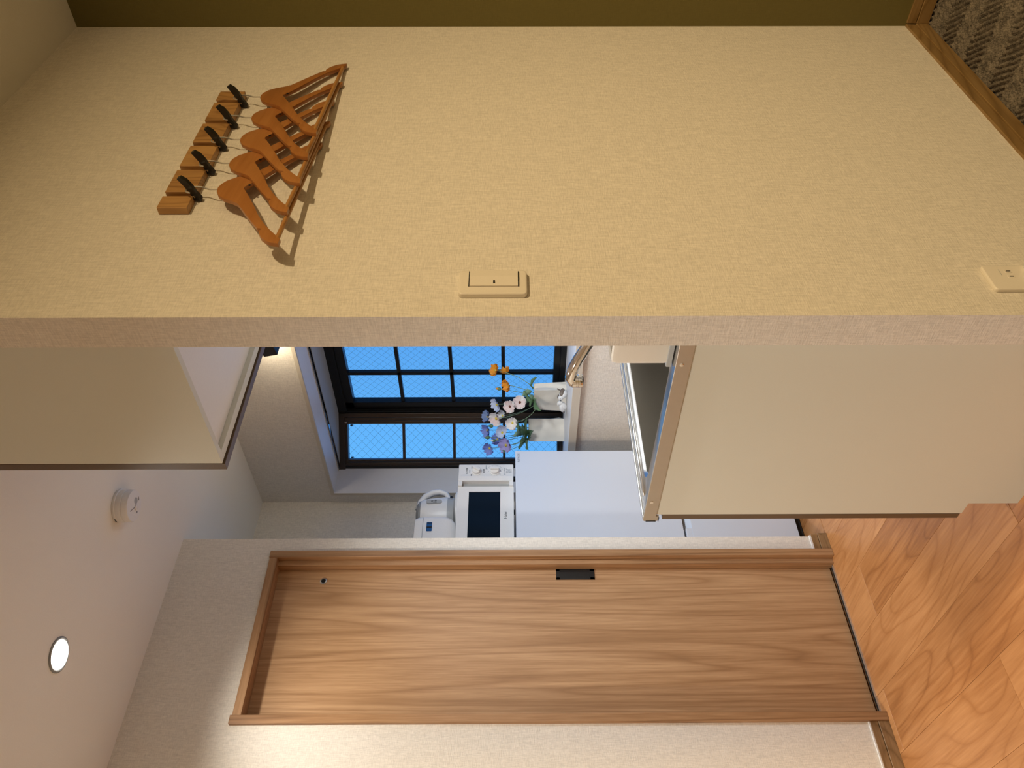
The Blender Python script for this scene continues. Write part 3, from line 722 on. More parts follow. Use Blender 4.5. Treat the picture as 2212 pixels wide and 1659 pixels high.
# kettle
kt = thing('electric_kettle', 'white electric kettle with a loop handle, on the microwave behind the rice cooker', 'kettle', (1.95, 2.83, 1.401))
kx, ky = 1.955, 2.83
bm = bmesh.new(); lathe(bm, [(0.086, 1.4035), (0.089, 1.407), (0.088, 1.416), (0.080, 1.420)], 40, (kx+0.02, ky, 0), sy=0.85); obj('power_base', bm, M['white'], kt, True)
bm = bmesh.new(); lathe(bm, [(0.076, 1.421), (0.080, 1.424), (0.082, 1.435), (0.082, 1.4515)], 40, (kx, ky, 0), sy=0.85); obj('grey_foot', bm, M['midgrey'], kt, True, label='grey lower band')
bm = bmesh.new(); lathe(bm, [(0.083, 1.451), (0.083, 1.47), (0.080, 1.50), (0.0755, 1.535), (0.070, 1.560), (0.064, 1.567)], 40, (kx, ky, 0), sy=0.85); obj('kettle_body', bm, M['white'], kt, True)
bm = bmesh.new(); lathe(bm, [(0.066, 1.565), (0.064, 1.573), (0.050, 1.583), (0.02, 1.588)], 40, (kx, ky, 0), sy=0.85); obj('lid', bm, M['grey'], kt, True, label='grey lid')
bm = bmesh.new()
hp = [(kx+0.030, ky-0.01, 1.580), (kx+0.062, ky-0.012, 1.573), (kx+0.092, ky-0.014, 1.552), (kx+0.112, ky-0.014, 1.520), (kx+0.116, ky-0.014, 1.490), (kx+0.106, ky-0.012, 1.463), (kx+0.078, ky-0.008, 1.446)]
tube(bm, hp, [0.010, 0.012, 0.013, 0.013, 0.0125, 0.011, 0.010], 12); obj('handle', bm, M['white'], kt, True)
hp2 = [(p[0]+0.006*math.cos(math.atan2(p[2]-1.50, p[0]-kx-0.02)), p[1]+0.012, p[2]+0.004*math.sin(math.atan2(p[2]-1.50, p[0]-kx-0.02))) for p in hp]
bm = bmesh.new(); tube(bm, hp2, [0.011, 0.013, 0.0135, 0.0135, 0.013, 0.012, 0.010], 12); obj('handle_back', bm, M['midgrey'], kt, True, label='grey outer shell of the handle')
# oval water window with marks on the front side
fy = ky - 0.070
bm = bmesh.new(); prism(bm, rrect(kx+0.016, kx+0.034, 1.473, 1.540, 0.0088, 6), 'Y', fy-0.002, fy+0.02); obj('water_window', bm, M['midgrey'], kt)
text('print', '湯\nわく\n定量', 0.008, (kx+0.025, fy-0.0025, 1.507), M['ink'], kt)
bm = B(kx+0.055, kx+0.063, ky-0.056, ky-0.048, 1.430, 1.441); obj('cord_slot', bm, M['black'], kt)
bm = bmesh.new(); prism(bm, [(kx-0.050, 1.556), (kx-0.092, 1.572), (kx-0.05, 1.575)], 'Y', ky-0.018, ky+0.018, bev=0.001); obj('spout', bm, M['grey'], kt)

# ================================================================== DOWNLIGHT, SMOKE ALARM, BLACK LAMP
dl = thing('downlight', 'small round recessed ceiling downlight, lit, above the wooden sliding door', 'ceiling light', (0.954, 2.022, H))
bm = bmesh.new()
n = 40
def ringpts(rr, z): return [bm.verts.new((0.954+rr*math.cos(2*PI*k/n), 2.022+rr*math.sin(2*PI*k/n), z)) for k in range(n)]
R = [ringpts(0.0475, 2.3995), ringpts(0.0475, 2.397), ringpts(0.0435, 2.395), ringpts(0.0385, 2.3965), ringpts(0.037, 2.3995)]
for a, b_ in zip(R, R[1:]):
    for k in range(n): bm.faces.new((a[k], a[(k+1) % n], b_[(k+1) % n], b_[k]))
obj('trim_ring', bm, M['grey'], dl, True)
bm = bmesh.new(); lathe(bm, [(0.0375, 2.3945), (0.037, 2.3985)], 40, (0.954, 2.022, 0)); obj('diffuser', bm, M['glow'], dl)

sm = thing('smoke_alarm', 'white round smoke alarm with a pull cord, on the kitchen ceiling', 'smoke alarm', (1.436, 2.018, H))
cx, cy = 1.436, 2.018
bm = bmesh.new(); lathe(bm, [(0.052, 2.3998), (0.053, 2.398), (0.053, 2.392), (0.050, 2.390)], 48, (cx, cy, 0)); obj('mounting_plate', bm, M['white'], sm, True)
bm = bmesh.new(); lathe(bm, [(0.0505, 2.391), (0.0515, 2.388), (0.0510, 2.375), (0.0490, 2.374), (0.0490, 2.372), (0.0505, 2.371), (0.0500, 2.357), (0.048, 2.354)], 48, (cx, cy, 0)); obj('alarm_body', bm, M['white'], sm, True)
bm = bmesh.new(); lathe(bm, [(0.0105, 2.3535), (0.0105, 2.3545)], 24, (cx+0.018, cy-0.002, 0)); obj('test_button', bm, M['midgrey'], sm)
bm = bmesh.new(); lathe(bm, [(0.0035, 2.3533), (0.0035, 2.3545)], 16, (cx-0.004, cy+0.028, 0)); obj('sensor_dot', bm, M['grey'], sm)
bm = bmesh.new(); lathe(bm, [(0.009, 2.354), (0.009, 2.351), (0.005, 2.349)], 20, (cx+0.003, cy+0.012, 0)); obj('cord_hub', bm, M['white'], sm, True)
bm = bmesh.new(); tube(bm, [(cx-0.004, cy+0.004, 2.3532), (cx-0.028, cy-0.010, 2.3532)], 0.0009, 6); obj('pull_cord', bm, M['grey'], sm); bm = bmesh.new(); tube(bm, [(cx+0.030, cy+0.012, 2.3532), (cx+0.036, cy+0.002, 2.3532)], 0.0012, 6)
obj('marking_line', bm, M['grey'], sm)
obj('vent_slot', B(cx-0.054, cx-0.051, cy-0.004, cy+0.010, 2.393, 2.396), M['black'], sm)

bl = thing('wall_lamp', 'small black box lamp shining on the wall above the window, half hidden by the partition', 'lamp', (2.24, 1.99, 2.08))
bm = B(-0.055, 0.055, -0.045, 0.045, -0.028, 0.028, bev=0.003)
bm.transform(Matrix.Translation((2.195, 2.005, 2.092)) @ Matrix.Rotation(math.radians(-12), 4, 'X'))
obj('lamp_body', bm, M['black'], bl)
obj('bracket', B(2.245, 2.279, 1.985, 2.015, 2.08, 2.11), M['black'], bl)
light('wall_lamp_light', 'AREA', (2.20, 2.045, 2.125), (2.285, 2.26, 2.10), 0.9, (1.0, 0.84, 0.60), shape='DISK', size=0.05)

# ================================================================== HANGER WALL
sw = thing('light_switch', 'cream light switch plate with one wide rocker, on the hanger wall', 'light switch', (1.106, 0.887, 1.213))
obj('plate', prism(bmesh.new(), rrect(1.072, 1.140, 1.153, 1.275, 0.008), 'Y', 0.877, 0.888, bev=0.0035, seg=3), M['switch'], sw, True)
rk = bmesh.new(); prism(rk, [(1.092, 0.8765), (1.134, 0.8765), (1.134, 0.8735), (1.116, 0.8715), (1.092, 0.8745)], 'Z', 1.1695, 1.2555)
obj('rocker', rk, M['switch'], sw)
obj('rocker_gap', B(1.092, 1.134, 0.8755, 0.8768, 1.1675, 1.1692), M['dark_gap'], sw)
obj('rocker_gap', B(1.092, 1.134, 0.8755, 0.8768, 1.2558, 1.2575), M['dark_gap'], sw)
obj('indicator', B(1.0975, 1.1045, 0.8722, 0.8745, 1.2105, 1.2135), M['dark_gap'], sw)

ol = thing('wall_outlet', 'cream wall outlet plate low on the hanger wall', 'outlet', (1.118, 0.887, 0.262))
obj('plate', prism(bmesh.new(), rrect(1.083, 1.153, 0.202, 0.322, 0.007), 'Y', 0.879, 0.888, bev=0.003, seg=3), M['switch'], ol, True)
for z0 in (0.277, 0.232):
    for xx in (1.121, 1.134):
        obj('slot', prism(bmesh.new(), rrect(xx-0.0012, xx+0.0012, z0-0.0035, z0+0.0045, 0.0008, 2), 'Y', 0.8784, 0.8795), M['dark_gap'], ol)
        break
for xx in (1.119, 1.134):
    obj('slot_rim', prism(bmesh.new(), rrect(xx-0.0045, xx+0.0045, 0.2725, 0.2855, 0.003, 3), 'Y', 0.8782, 0.8800), M['switch'], ol)
    obj('slot', prism(bmesh.new(), rrect(xx-0.001, xx+0.001, 0.275, 0.283, 0.0005, 1), 'Y', 0.8778, 0.8790), M['dark_gap'], ol)
obj('marking_line', B(1.122, 1.139, 0.8786, 0.8792, 0.2945, 0.2952), M['midgrey'], ol)
pg = thing('power_plug', 'cream plug pushed into the lower socket of the wall outlet', 'plug', (1.141, 0.87, 0.23))
bm = bmesh.new(); lathe(bm, [(0.015, 0), (0.016, 0.004), (0.015, 0.022), (0.009, 0.028)], 20, (1.141, 0.8785, 0.231), axis=Matrix.Rotation(PI/2, 4, 'X')); obj('plug_body', bm, M['white'], pg, True)
bm = bmesh.new(); tube(bm, [(1.141, 0.852, 0.231), (1.141, 0.838, 0.222), (1.141, 0.835, 0.19), (1.141, 0.84, 0.12), (1.15, 0.86, 0.03), (1.18, 0.84, 0.006), (1.25, 0.80, 0.005)], 0.003, 8); obj('cord', bm, M['white'], pg, True)

# hook rack
hk = thing('hook_rack', 'bamboo wall rack of six blocks with five black fold-out hooks, above the hangers', 'coat rack', (1.585, 0.887, 1.822))
slots = [1.383, 1.4835, 1.5835, 1.684, 1.785]
edges = [1.334] + [v for s in slots for v in (s-0.0075, s+0.0075)] + [1.836]
for i in range(0, len(edges), 2):
    bm = B(-(edges[i+1]-edges[i])/2, (edges[i+1]-edges[i])/2, 0, 0.0165, 0, 0.060, bev=0.0012)
    o = obj('bamboo_block', bm, M['bamboo'], hk, local=True); o.location = Vector(((edges[i]+edges[i+1])/2, 0.870, 1.822)) - hk.location
obj('backing', B(1.336, 1.834, 0.884, 0.8872, 1.824, 1.880), M['bamboo'], hk)
def hook_bm():
    bm = bmesh.new()
    prism(bm, [(-0.001, -0.014), (-0.003, 0.003), (-0.018, 0.004), (-0.034, 0.011), (-0.052, 0.021), (-0.0555, 0.014), (-0.048, 0.004), (-0.036, -0.003), (-0.020, -0.0085), (-0.006, -0.016)], 'X', -0.0052, 0.0052, bev=0.001)
    return bm
h0 = None; pin0 = None
for i, s in enumerate(slots):
    if h0 is None:
        h0 = obj('hook', hook_bm(), M['black'], hk, local=True); h0.location = Vector((s, 0.8855, 1.8225)) - hk.location
        bm = bmesh.new(); tube(bm, [(-0.0085, -0.013, -0.004), (0.0085, -0.013, -0.004)], 0.0016, 8); tube(bm, [(-0.006, -0.014, -0.004), (-0.0065, -0.006, 0.016), (-0.006, -0.004, 0.020)], 0.0009, 6)
        pin0 = obj('hook_pin', bm, M['metal'], h0, True, local=True)
    else:
        hh = h0.copy(); C.objects.link(hh); hh.location = Vector((s, 0.8855, 1.8225)) - hk.location
        pp = pin0.copy(); C.objects.link(pp); pp.parent = hh

# hangers
def hanger_body():
    bm = bmesh.new()
    half_top = [(0.0, 0.0), (0.016, -0.002), (0.034, -0.010), (0.050, -0.026), (0.058, -0.041), (0.070, -0.056), (0.090, -0.068), (0.118, -0.084), (0.150, -0.103), (0.171, -0.1165), (0.172, -0.1225), (0.1765, -0.1245), (0.1790, -0.1215), (0.190, -0.1235), (0.206, -0.131), (0.219, -0.1425), (0.2265, -0.155), (0.229, -0.167)]
    half_bot = [(0.211, -0.1665), (0.200, -0.158), (0.182, -0.1445), (0.160, -0.1290), (0.120, -0.1075), (0.080, -0.0900), (0.040, -0.0715), (0.014, -0.0585), (0.004, -0.0525)]
    right = half_top + half_bot
    left = [(-x, z) for x, z in reversed(right) if x > 0]
    sc_ = lambda q: [(x*0.948, z*1.02) for x, z in q]
    prism(bm, sc_(right + left), 'Y', -0.0044, 0.0044, bev=0.0014, seg=2)
    return bm
def make_hanger():
    t_ = thing('coat_hanger', 'x', 'hanger', (0, 0, 0))
    obj('shoulder_frame', hanger_body(), M['hanger'], t_, True, local=True)
    bm = bmesh.new(); tube(bm, [(-0.1975, 0, -0.1625), (0.1975, 0, -0.1625)], 0.0046, 10)
    obj('trouser_bar', bm, M['hanger_bar'], t_, True, local=True)
    bm = bmesh.new()
    arc = []
    for k in range(11):
        a = math.radians(-40 + k*22); arc.append((0.0135*math.cos(a)-0.001, 0, 0.0530 + 0.0110*math.sin(a)))
    pts = [(0, 0, -0.01), (0, 0, 0.013), (0.0005, 0, 0.017), (0.004, 0, 0.024), (0.009, 0, 0.032), (0.0115, 0, 0.040)] + arc[1:]
    tube(bm, pts, 0.0017, 8); obj('wire_hook', bm, M['wirebright'], t_, True, local=True)
    bm = bmesh.new(); lathe(bm, [(0.0024, -0.001), (0.0024, 0.001)], 10, (0.0115, -0.0040, -0.0610), axis=Matrix.Rotation(PI/2, 4, 'X')); obj('peg_hole', bm, M['dark_gap'], t_, local=True)
    return t_
hl = ['wooden coat hanger on the hook farthest from the olive wall, whole left arm uncovered',
      'wooden coat hanger with a dark scar on one arm, second farthest from the olive wall',
      'wooden coat hanger on the middle hook of the bamboo rack',
      'wooden coat hanger on the fourth hook, next to the one nearest the olive wall',
      'wooden coat hanger on the hook nearest the olive wall']
hp0 = make_hanger()
for i, s in enumerate((1.383, 1.4835, 1.5835, 1.684, 1.785)):
    hg = hp0 if i == 0 else copy_tree(hp0)
    hg['label'] = hl[i]; hg['group'] = 'wooden hangers on the bamboo rack'
    th = math.radians((5.2, 5.4, 5.1, 5.3, 5.0)[i])
    hg.location = (s, 0.860, 1.7695 + (0, 0.0, 0.001, -0.001, 0.001)[i]); hg.rotation_euler = (0, math.radians((0.3, 1.0, -0.4, 0.6, 0)[i]), th)

# ================================================================== WINDOW SILL: vases, flowers, birds
def bag_vase(name, label, loc, rotz, wb, wt_, db, dt, h):
    v = thing(name, label, 'vase', loc, rotz=rotz)
    bm = bmesh.new(); nl, ns = 14, 10; rings = []
    def ring(z, t_, sh):
        W = (wb*(1-t_)+wt_*t_)/2 - sh; D = (db*(1-t_)+dt*t_)/2 - sh; pts = []
        cor = [(-W, -D), (W, -D), (W, D), (-W, D)]
        for q in range(4):
            a, b_ = cor[q], cor[(q+1) % 4]
            for k in range(ns):
                s = k/ns; x = a[0]+(b_[0]-a[0])*s; y = a[1]+(b_[1]-a[1])*s
                amp = 0.0060*math.sin(PI*s)
                nn = noise.noise(Vector((x*26+loc[0]*9, y*26, z*24)))*1.5 + 0.9*abs(noise.noise(Vector((x*60+7, y*60, z*45+x*60))))
                gus = 0.010*t_*(1-abs(2*s-1)) if q in (1, 3) else 0
                dx, dy = ((0, -1), (1, 0), (0, 1), (-1, 0))[q]
                pts.append((x+dx*(amp*nn-gus), y+dy*(amp*nn-gus), z+0.0015*noise.noise(Vector((x*40, y*40, 1)))*t_))
        return [bm.verts.new(p) for p in pts]
    for i in range(nl+1):
        t_ = i/nl; rings.append(ring(h*t_, t_, 0))
    for i in range(nl, 4, -1):
        t_ = i/nl; rings.append(ring(h*t_ - 0.0005, t_, 0.003))
    for a, b_ in zip(rings, rings[1:]):
        for k in range(len(a)): bm.faces.new((a[k], a[(k+1) % len(a)], b_[(k+1) % len(a)], b_[k]))
    bm.faces.new(rings[0][::-1]); bm.faces.new(rings[-1])
    bmesh.ops.recalc_face_normals(bm, faces=bm.faces)
    obj('bag_body', bm, M['vase'], v, True, local=True)
    return v
ZS = 0.919
bag_vase('vase', 'white crumpled paper-bag vase with the orange poppies, behind the two bird figurines', (2.528, 2.690, ZS), -PI/2, 0.145, 0.130, 0.052, 0.044, 0.149)
bag_vase('vase', 'cream crumpled paper-bag vase with the blue poppies, nearer the refrigerator', (2.49, 2.885, ZS), math.radians(-45), 0.108, 0.108, 0.044, 0.034, 0.171)

def petal_mesh(name, L, W, cup, ruf, seed, mat):
    nr, na = 7, 8; verts = []; faces = []
    for i in range(nr+1):
        t_ = i/nr; hw = W*math.sin(min(1, t_*0.86+0.10)*PI*0.62)**0.8*(1 if t_ < 0.97 else 0.92)
        for j in range(na+1):
            a = (j/na*2-1)
            rad = L*t_*(1-0.16*a*a*t_)
            x = rad; y = hw*a
            z = cup*t_**1.7*L + 0.18*L*a*a*t_ + ruf*math.sin(a*7+seed)*t_**3 + ruf*0.8*noise.noise(Vector((t_*3, a*3, seed)))*t_
            verts.append((x, y, z))
    for i in range(nr):
        for j in range(na):
            k = i*(na+1)+j; faces.append((k, k+1, k+na+2, k+na+1))
    me = bpy.data.meshes.new(name); me.from_pydata(verts, [], faces); me.materials.append(mat)
    for p in me.polygons: p.use_smooth = True
    return me
def leaf_mesh(L, W, seed, mat):
    nr, na = 8, 4; verts = []; faces = []
    for i in range(nr+1):
        t_ = i/nr; hw = W*math.sin(PI*t_**0.8)*(1+0.22*math.sin(t_*26+seed)) + 0.0006
        for j in range(na+1):
            a = j/na*2-1
            verts.append((L*t_, hw*a, 0.25*W*a*a*2 - 0.3*L*t_*t_ + 0.1*W*math.sin(seed+t_*9)*a))
    for i in range(nr):
        for j in range(na):
            k = i*(na+1)+j; faces.append((k, k+1, k+na+2, k+na+1))
    me = bpy.data.meshes.new('leaf'); me.from_pydata(verts, [], faces); me.materials.append(mat)
    for p in me.polygons: p.use_smooth = True
    return me
def orient(d, spin=0.0):
    d = Vector(d).normalized(); return d.to_track_quat('Z', 'Y') @ Matrix.Rotation(spin, 3, 'Z').to_quaternion()
def flower(label, base, head, facing, mat, R_, npet=5, cup=0.35, ruf=0.004, center='yellow', bend=(0, 0, 0), group=None, seed=1, inner=None, leaves=()):
    g = thing('poppy', label, 'flower', base, group=group)
    base_v, head_v = Vector(base), Vector(head)
    mid = (base_v+head_v)/2 + Vector(bend)
    bm = bmesh.new(); tube(bm, bez(base_v, mid, head_v, 8), 0.0014, 6); obj('stem', bm, M['stem'], g, True)
    q = orient(facing, seed)
    pm = petal_mesh('petal', R_, R_*0.66, cup, ruf, seed*1.7, mat); pm2 = petal_mesh('petal', R_*0.93, R_*0.62, cup*1.25, ruf, seed*2.9, inner or mat)
    for k in range(npet):
        o = bpy.data.objects.new('petal', pm if k % 2 == 0 else pm2); C.objects.link(o); o.parent = g
        o.location = head_v - base_v; o.rotation_mode = 'QUATERNION'
        o.rotation_quaternion = q @ Matrix.Rotation(2*PI*k/npet, 3, 'Z').to_quaternion() @ Matrix.Rotation(-0.10*(k % 2), 3, 'Y').to_quaternion()
    bm = bmesh.new(); lathe(bm, [(R_*0.16, 0), (R_*0.20, R_*0.08), (R_*0.12, R_*0.2), (R_*0.03, R_*0.24)], 12, (0, 0, 0))
    bm.transform(q.to_matrix().to_4x4()); bm.transform(Matrix.Translation(head_v - base_v)); obj('stamen', bm, M[center], g, True, local=True)
    for (tpos, dirv, L, W, mt) in leaves:
        lm = leaf_mesh(L*1.25, W*1.3, seed+tpos*5, M[mt]); o = bpy.data.objects.new('leaf', lm); C.objects.link(o); o.parent = g
        p = (1-tpos)**2*base_v + 2*tpos*(1-tpos)*mid + tpos*tpos*head_v
        o.location = p - base_v; o.rotation_mode = 'QUATERNION'; o.rotation_quaternion = Vector(dirv).to_track_quat('X', 'Z')
    return g
def bud(label, base, head, mat, bend=(0, 0, 0), group=None):
    g = thing('poppy_bud', label, 'flower bud', base, group=group)
    bv, hv = Vector(base), Vector(head); mid = (bv+hv)/2 + Vector(bend)
    bm = bmesh.new(); pts = bez(bv, mid, hv, 8); tube(bm, pts, 0.0013, 6); obj('stem', bm, M['stem'], g, True)
    d = (pts[-1]-pts[-2]).normalized(); qm = d.to_track_quat('Z', 'Y').to_matrix().to_4x4()
    bm = bmesh.new(); lathe(bm, [(0.002, -0.004), (0.0065, 0.0), (0.0085, 0.006), (0.0070, 0.012), (0.004, 0.015)], 12); bm.transform(Matrix.Translation(hv) @ qm); obj('calyx', bm, M['leaf'], g, True)
    bm = bmesh.new(); lathe(bm, [(0.0045, 0.010), (0.0060, 0.014), (0.004, 0.020), (0.001, 0.024)], 10); bm.transform(Matrix.Translation(hv) @ qm); obj('bud_tip', bm, mat, g, True)
    return g
vr = Vector((0.7174, -0.6966, 0))      # right, seen from the kitchen entrance
vt = Vector((-0.6966, -0.7174, 0))     # towards the kitchen entrance
def D(rt, upw, tow): return tuple(vr*rt + Vector((0, 0, upw)) + vt*tow)
b1 = lambda dx=0, dy=0: (2.528+dx, 2.688+dy, 1.045)
b2 = lambda dx=0, dy=0: (2.487+dx, 2.887+dy, 1.065)
GW, GB = 'poppies in the white bag vase', 'poppies in the cream bag vase'
vo1 = Vector((0.04, 0.04, 0))          # heads sit about above their vase, a little behind the measured plane
def sh(p, k): # push a head from the measuring plane by k metres along the viewing direction, keeping its bearing
    v = Vector(p) - Vector((0, 0, 1.187)); hl_ = math.hypot(v.x, v.y); return tuple(Vector((0, 0, 1.187)) + v*((hl_+k)/hl_))
flower('orange poppy with a full open head, highest on the right of the white vase', b1(0, -0.03), sh((2.594, 2.580, 1.246), -0.03), D(0.2, 0.75, 0.55), M['orange'], 0.030, 6, 0.30, 0.005, 'yellow', (0.02, -0.03, -0.01), GW, 1)
flower('folded orange poppy seen from the side, just below the highest orange one', b1(0, -0.02), sh((2.586, 2.590, 1.196), -0.01), D(0.6, 0.35, 0.2), M['orange'], 0.024, 4, 0.8, 0.004, 'yellow', (0.01, -0.03, -0.01), GW, 2.3,
       leaves=((0.25, D(0.9, -0.25, 0.4), 0.040, 0.014, 'leaf'), (0.18, D(0.5, 0.8, 0.1), 0.015, 0.006, 'leaf')))
flower('orange ruffled poppy nearest the white vase, lowest of the orange ones', b1(0, -0.01), sh((2.545, 2.628, 1.186), -0.03), D(-0.3, 0.8, 0.45), M['orange'], 0.030, 6, 0.5, 0.006, 'yellow', (0, -0.01, 0), GW, 3.1,
       leaves=((0.22, D(-0.2, 0.9, 0.3), 0.045, 0.014, 'leaf_pale'),))
bud('closed orange-tipped poppy bud standing above the lowest orange poppy', b1(-0.005, 0.0), sh((2.531, 2.641, 1.224), -0.02), M['orange'], (0, -0.01, 0), GW)
flower('pale blue-white poppy facing upward, highest white bloom above the white vase', b1(0, 0.01), sh((2.48, 2.69, 1.240), -0.03), D(-0.35, 0.75, 0.5), M['paleblue'], 0.032, 5, 0.35, 0.005, 'yellow', (0, 0.02, 0), GW, 4.2)
flower('white poppy with a pink-brown heart, just above the lowest dark-hearted one', b1(0, 0.01), sh((2.473, 2.697, 1.180), -0.05), D(-0.2, 0.45, 0.85), M['petalwhite'], 0.031, 6, 0.2, 0.004, 'redbrown', (-0.01, 0.01, 0), GW, 5.5, inner=M['pink'])
flower('white poppy with a dark heart, lowest bloom over the rim of the white vase', b1(-0.01, 0.0), sh((2.486, 2.684, 1.134), -0.05), D(0.05, 0.25, 0.95), M['petalwhite'], 0.032, 7, 0.15, 0.004, 'redbrown', (-0.01, 0, 0), GW, 6.1, inner=M['pink'],
       leaves=((0.3, D(0.5, 0.8, 0.2), 0.05, 0.018, 'leaf'), (0.2, D(-0.75, -0.1, 0.6), 0.055, 0.018, 'leaf'), (0.1, D(0.3, 0.9, 0.5), 0.04, 0.012, 'leaf_pale'), (0.15, D(-0.5, 0.7, 0.5), 0.045, 0.014, 'leaf')))
flower('large white poppy with a pink blush between the two vases', b1(-0.01, 0.03), sh((2.433, 2.736, 1.243), -0.05), D(-0.4, 0.6, 0.7), M['petalwhite'], 0.034, 5, 0.35, 0.005, 'yellow', (-0.01, 0.03, -0.02), GW, 7.7, inner=M['pink'])
flower('small white poppy with a yellow heart, right behind the pink-blushed one', b1(-0.01, 0.03), sh((2.442, 2.728, 1.214), -0.01), D(0.3, 0.6, 0.5), M['petalwhite'], 0.025, 5, 0.45, 0.004, 'yellow', (0, 0.03, -0.02), GW, 8.2)
flower('white poppy with a bright yellow heart hanging low over the cream vase leaves', b1(-0.01, 0.035), sh((2.418, 2.751, 1.168), -0.06), D(-0.15, 0.35, 0.9), M['petalwhite'], 0.030, 5, 0.45, 0.004, 'yellow', (-0.02, 0.03, -0.03), GW, 9.4)
flower('grey-blue poppy at the very top of the bunch, above the dark window post', b2(0.01, -0.02), sh((2.439, 2.730, 1.284), 0.06), D(0.1, 0.75, 0.5), M['slate'], 0.030, 6, 0.4, 0.005, 'yellow', (0.01, -0.03, 0), GB, 10.3)
flower('bright blue poppy at the top of the cream vase bunch', b2(0, 0), sh((2.393, 2.775, 1.284), 0.05), D(-0.2, 0.75, 0.5), M['blue'], 0.033, 6, 0.35, 0.006, 'yellow', (0, -0.01, 0), GB, 11.9)
flower('blue poppy farthest left, turned sideways above the refrigerator', b2(-0.01, 0.02), sh((2.333, 2.833, 1.274), 0.02), D(-0.3, 0.6, 0.6), M['blue'], 0.032, 5, 0.4, 0.005, 'yellow', (-0.03, 0.01, 0), GB, 12.5)
flower('blue poppy in the middle of the bunch, under the two green buds', b2(0, 0.01), sh((2.363, 2.804, 1.238), 0.04), D(0.1, 0.6, 0.7), M['blue'], 0.028, 5, 0.4, 0.005, 'yellow', (-0.01, 0, 0), GB, 13.1)
flower('lilac poppy with broad petals, lowest and nearest the microwave', b2(-0.01, 0.02), sh((2.343, 2.823, 1.199), 0.0), D(-0.1, 0.5, 0.8), M['lilac'], 0.035, 6, 0.3, 0.006, 'yellow', (-0.03, 0, -0.01), GB, 14.7,
       leaves=((0.25, D(-0.5, 0.75, 0.4), 0.055, 0.020, 'leaf'), (0.15, D(0.5, 0.1, 0.9), 0.060, 0.018, 'leaf'), (0.22, D(-0.8, 0.3, 0.4), 0.045, 0.016, 'leaf')))
flower('pale blue poppy in profile, over the middle stems of the cream vase', b2(0, 0), sh((2.385, 2.783, 1.216), 0.0), D(0.35, 0.25, 0.85), M['paleblue'], 0.030, 4, 0.5, 0.004, 'yellow', (-0.01, -0.01, 0), GB, 15.3,
       leaves=((0.3, D(0.6, 0.7, 0.2), 0.060, 0.020, 'leaf'), (0.25, D(-0.2, 0.9, 0.3), 0.055, 0.020, 'leaf_pale'), (0.2, D(0.2, 0.6, 0.8), 0.055, 0.021, 'leaf'), (0.12, D(-0.75, 0.6, 0.3), 0.050, 0.020, 'leaf'), (0.2, D(0.95, 0.3, 0.1), 0.045, 0.018, 'leaf')))
bud('closed green poppy bud beside the top blue poppy, farthest right of the green buds', b2(0.01, -0.01), sh((2.407, 2.761, 1.262), 0.02), M['leaf'], (0, 0, 0), GB)
bud('closed green poppy bud above the cream vase, highest of the three left buds', b2(0, 0.01), sh((2.369, 2.798, 1.278), 0.02), M['leaf'], (-0.01, 0, 0), GB)
bud('closed green poppy bud with a white tip, just below the highest left bud', b2(-0.01, 0.01), sh((2.359, 2.808, 1.250), 0.01), M['petalwhite'], (-0.02, 0, 0), GB)
bud('small drooping lilac bud at the lower left, nearest the refrigerator corner', b2(-0.01, 0.02), sh((2.322, 2.843, 1.206), 0.0), M['lilac'], (-0.02, 0.01, -0.01), GB)

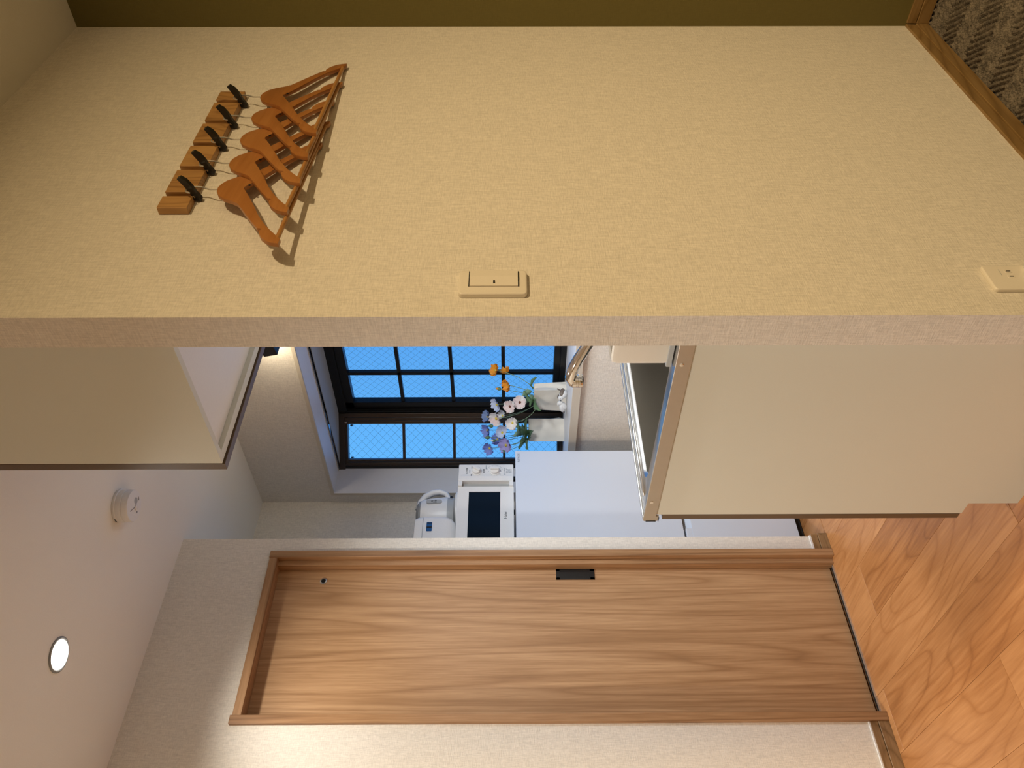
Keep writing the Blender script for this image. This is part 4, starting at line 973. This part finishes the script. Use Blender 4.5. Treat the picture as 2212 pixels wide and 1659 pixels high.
def bird(label, loc, rz, wingmat, tilt, tail_up):
    g = thing('bird_figurine', label, 'figurine', loc, rotz=rz, group='bird figurines on the sill')
    bm = bmesh.new(); bmesh.ops.create_uvsphere(bm, u_segments=20, v_segments=14, radius=1)
    for v in bm.verts:      # egg-shaped body with the head swelling to the front
        x, y, z = v.co
        v.co = Vector((x*0.024 + 0.004*z, y*0.0165*(1-0.15*x), z*0.019 + 0.0185 + 0.009*max(0, x)**1.5))
    obj('body', bm, M['white'], g, True, local=True)
    bm = bmesh.new(); bmesh.ops.create_uvsphere(bm, u_segments=18, v_segments=12, radius=0.0118, matrix=Matrix.Translation((0.017, 0, 0.0315))); obj('head', bm, M['white'], g, True, local=True)
    for s in (-1, 1):
        bm = bmesh.new(); bmesh.ops.create_uvsphere(bm, u_segments=16, v_segments=10, radius=1)
        for v in bm.verts: v.co = Vector((v.co.x*0.020-0.007, s*0.0115+v.co.y*0.0075, v.co.z*0.0115+0.024+v.co.x*0.004))
        obj('wing', bm, wingmat, g, True, local=True)
        bm = bmesh.new(); bmesh.ops.create_uvsphere(bm, u_segments=8, v_segments=6, radius=0.0017, matrix=Matrix.Translation((0.0245, s*0.0080, 0.0335))); obj('eye', bm, M['black'], g, True, local=True)
    bm = bmesh.new(); bmesh.ops.create_uvsphere(bm, u_segments=14, v_segments=8, radius=1)
    for v in bm.verts: v.co = Vector((v.co.x*0.0115+0.012, v.co.y*0.0055, v.co.z*0.006+0.0400))
    obj('crown', bm, wingmat, g, True, local=True)
    bm = bmesh.new(); bmesh.ops.create_cone(bm, segments=8, radius1=0.0022, radius2=0.0002, depth=0.006, cap_ends=True, matrix=Matrix.Translation((0.031, 0, 0.0315)) @ Matrix.Rotation(PI/2, 4, 'Y')); obj('beak', bm, M['black'], g, local=True)
    bm = B(-0.026, 0.0, -0.0045, 0.0045, -0.0015, 0.0015, bev=0.001); bm.transform(Matrix.Translation((-0.017, 0, 0.023)) @ Matrix.Rotation(math.radians(tail_up), 4, 'Y')); obj('tail', bm, M['birdbrown'], g, local=True)
    return g
bird('small bird figurine with a grey-brown wing and raised dark tail, nearer the faucet', (2.452, 2.596, ZS), math.radians(160), M['birdbrown'], 0, 62)
bird('small white bird figurine with a low brown tail, nearer the refrigerator', (2.430, 2.648, ZS), math.radians(-82), M['white'], 0, -28)
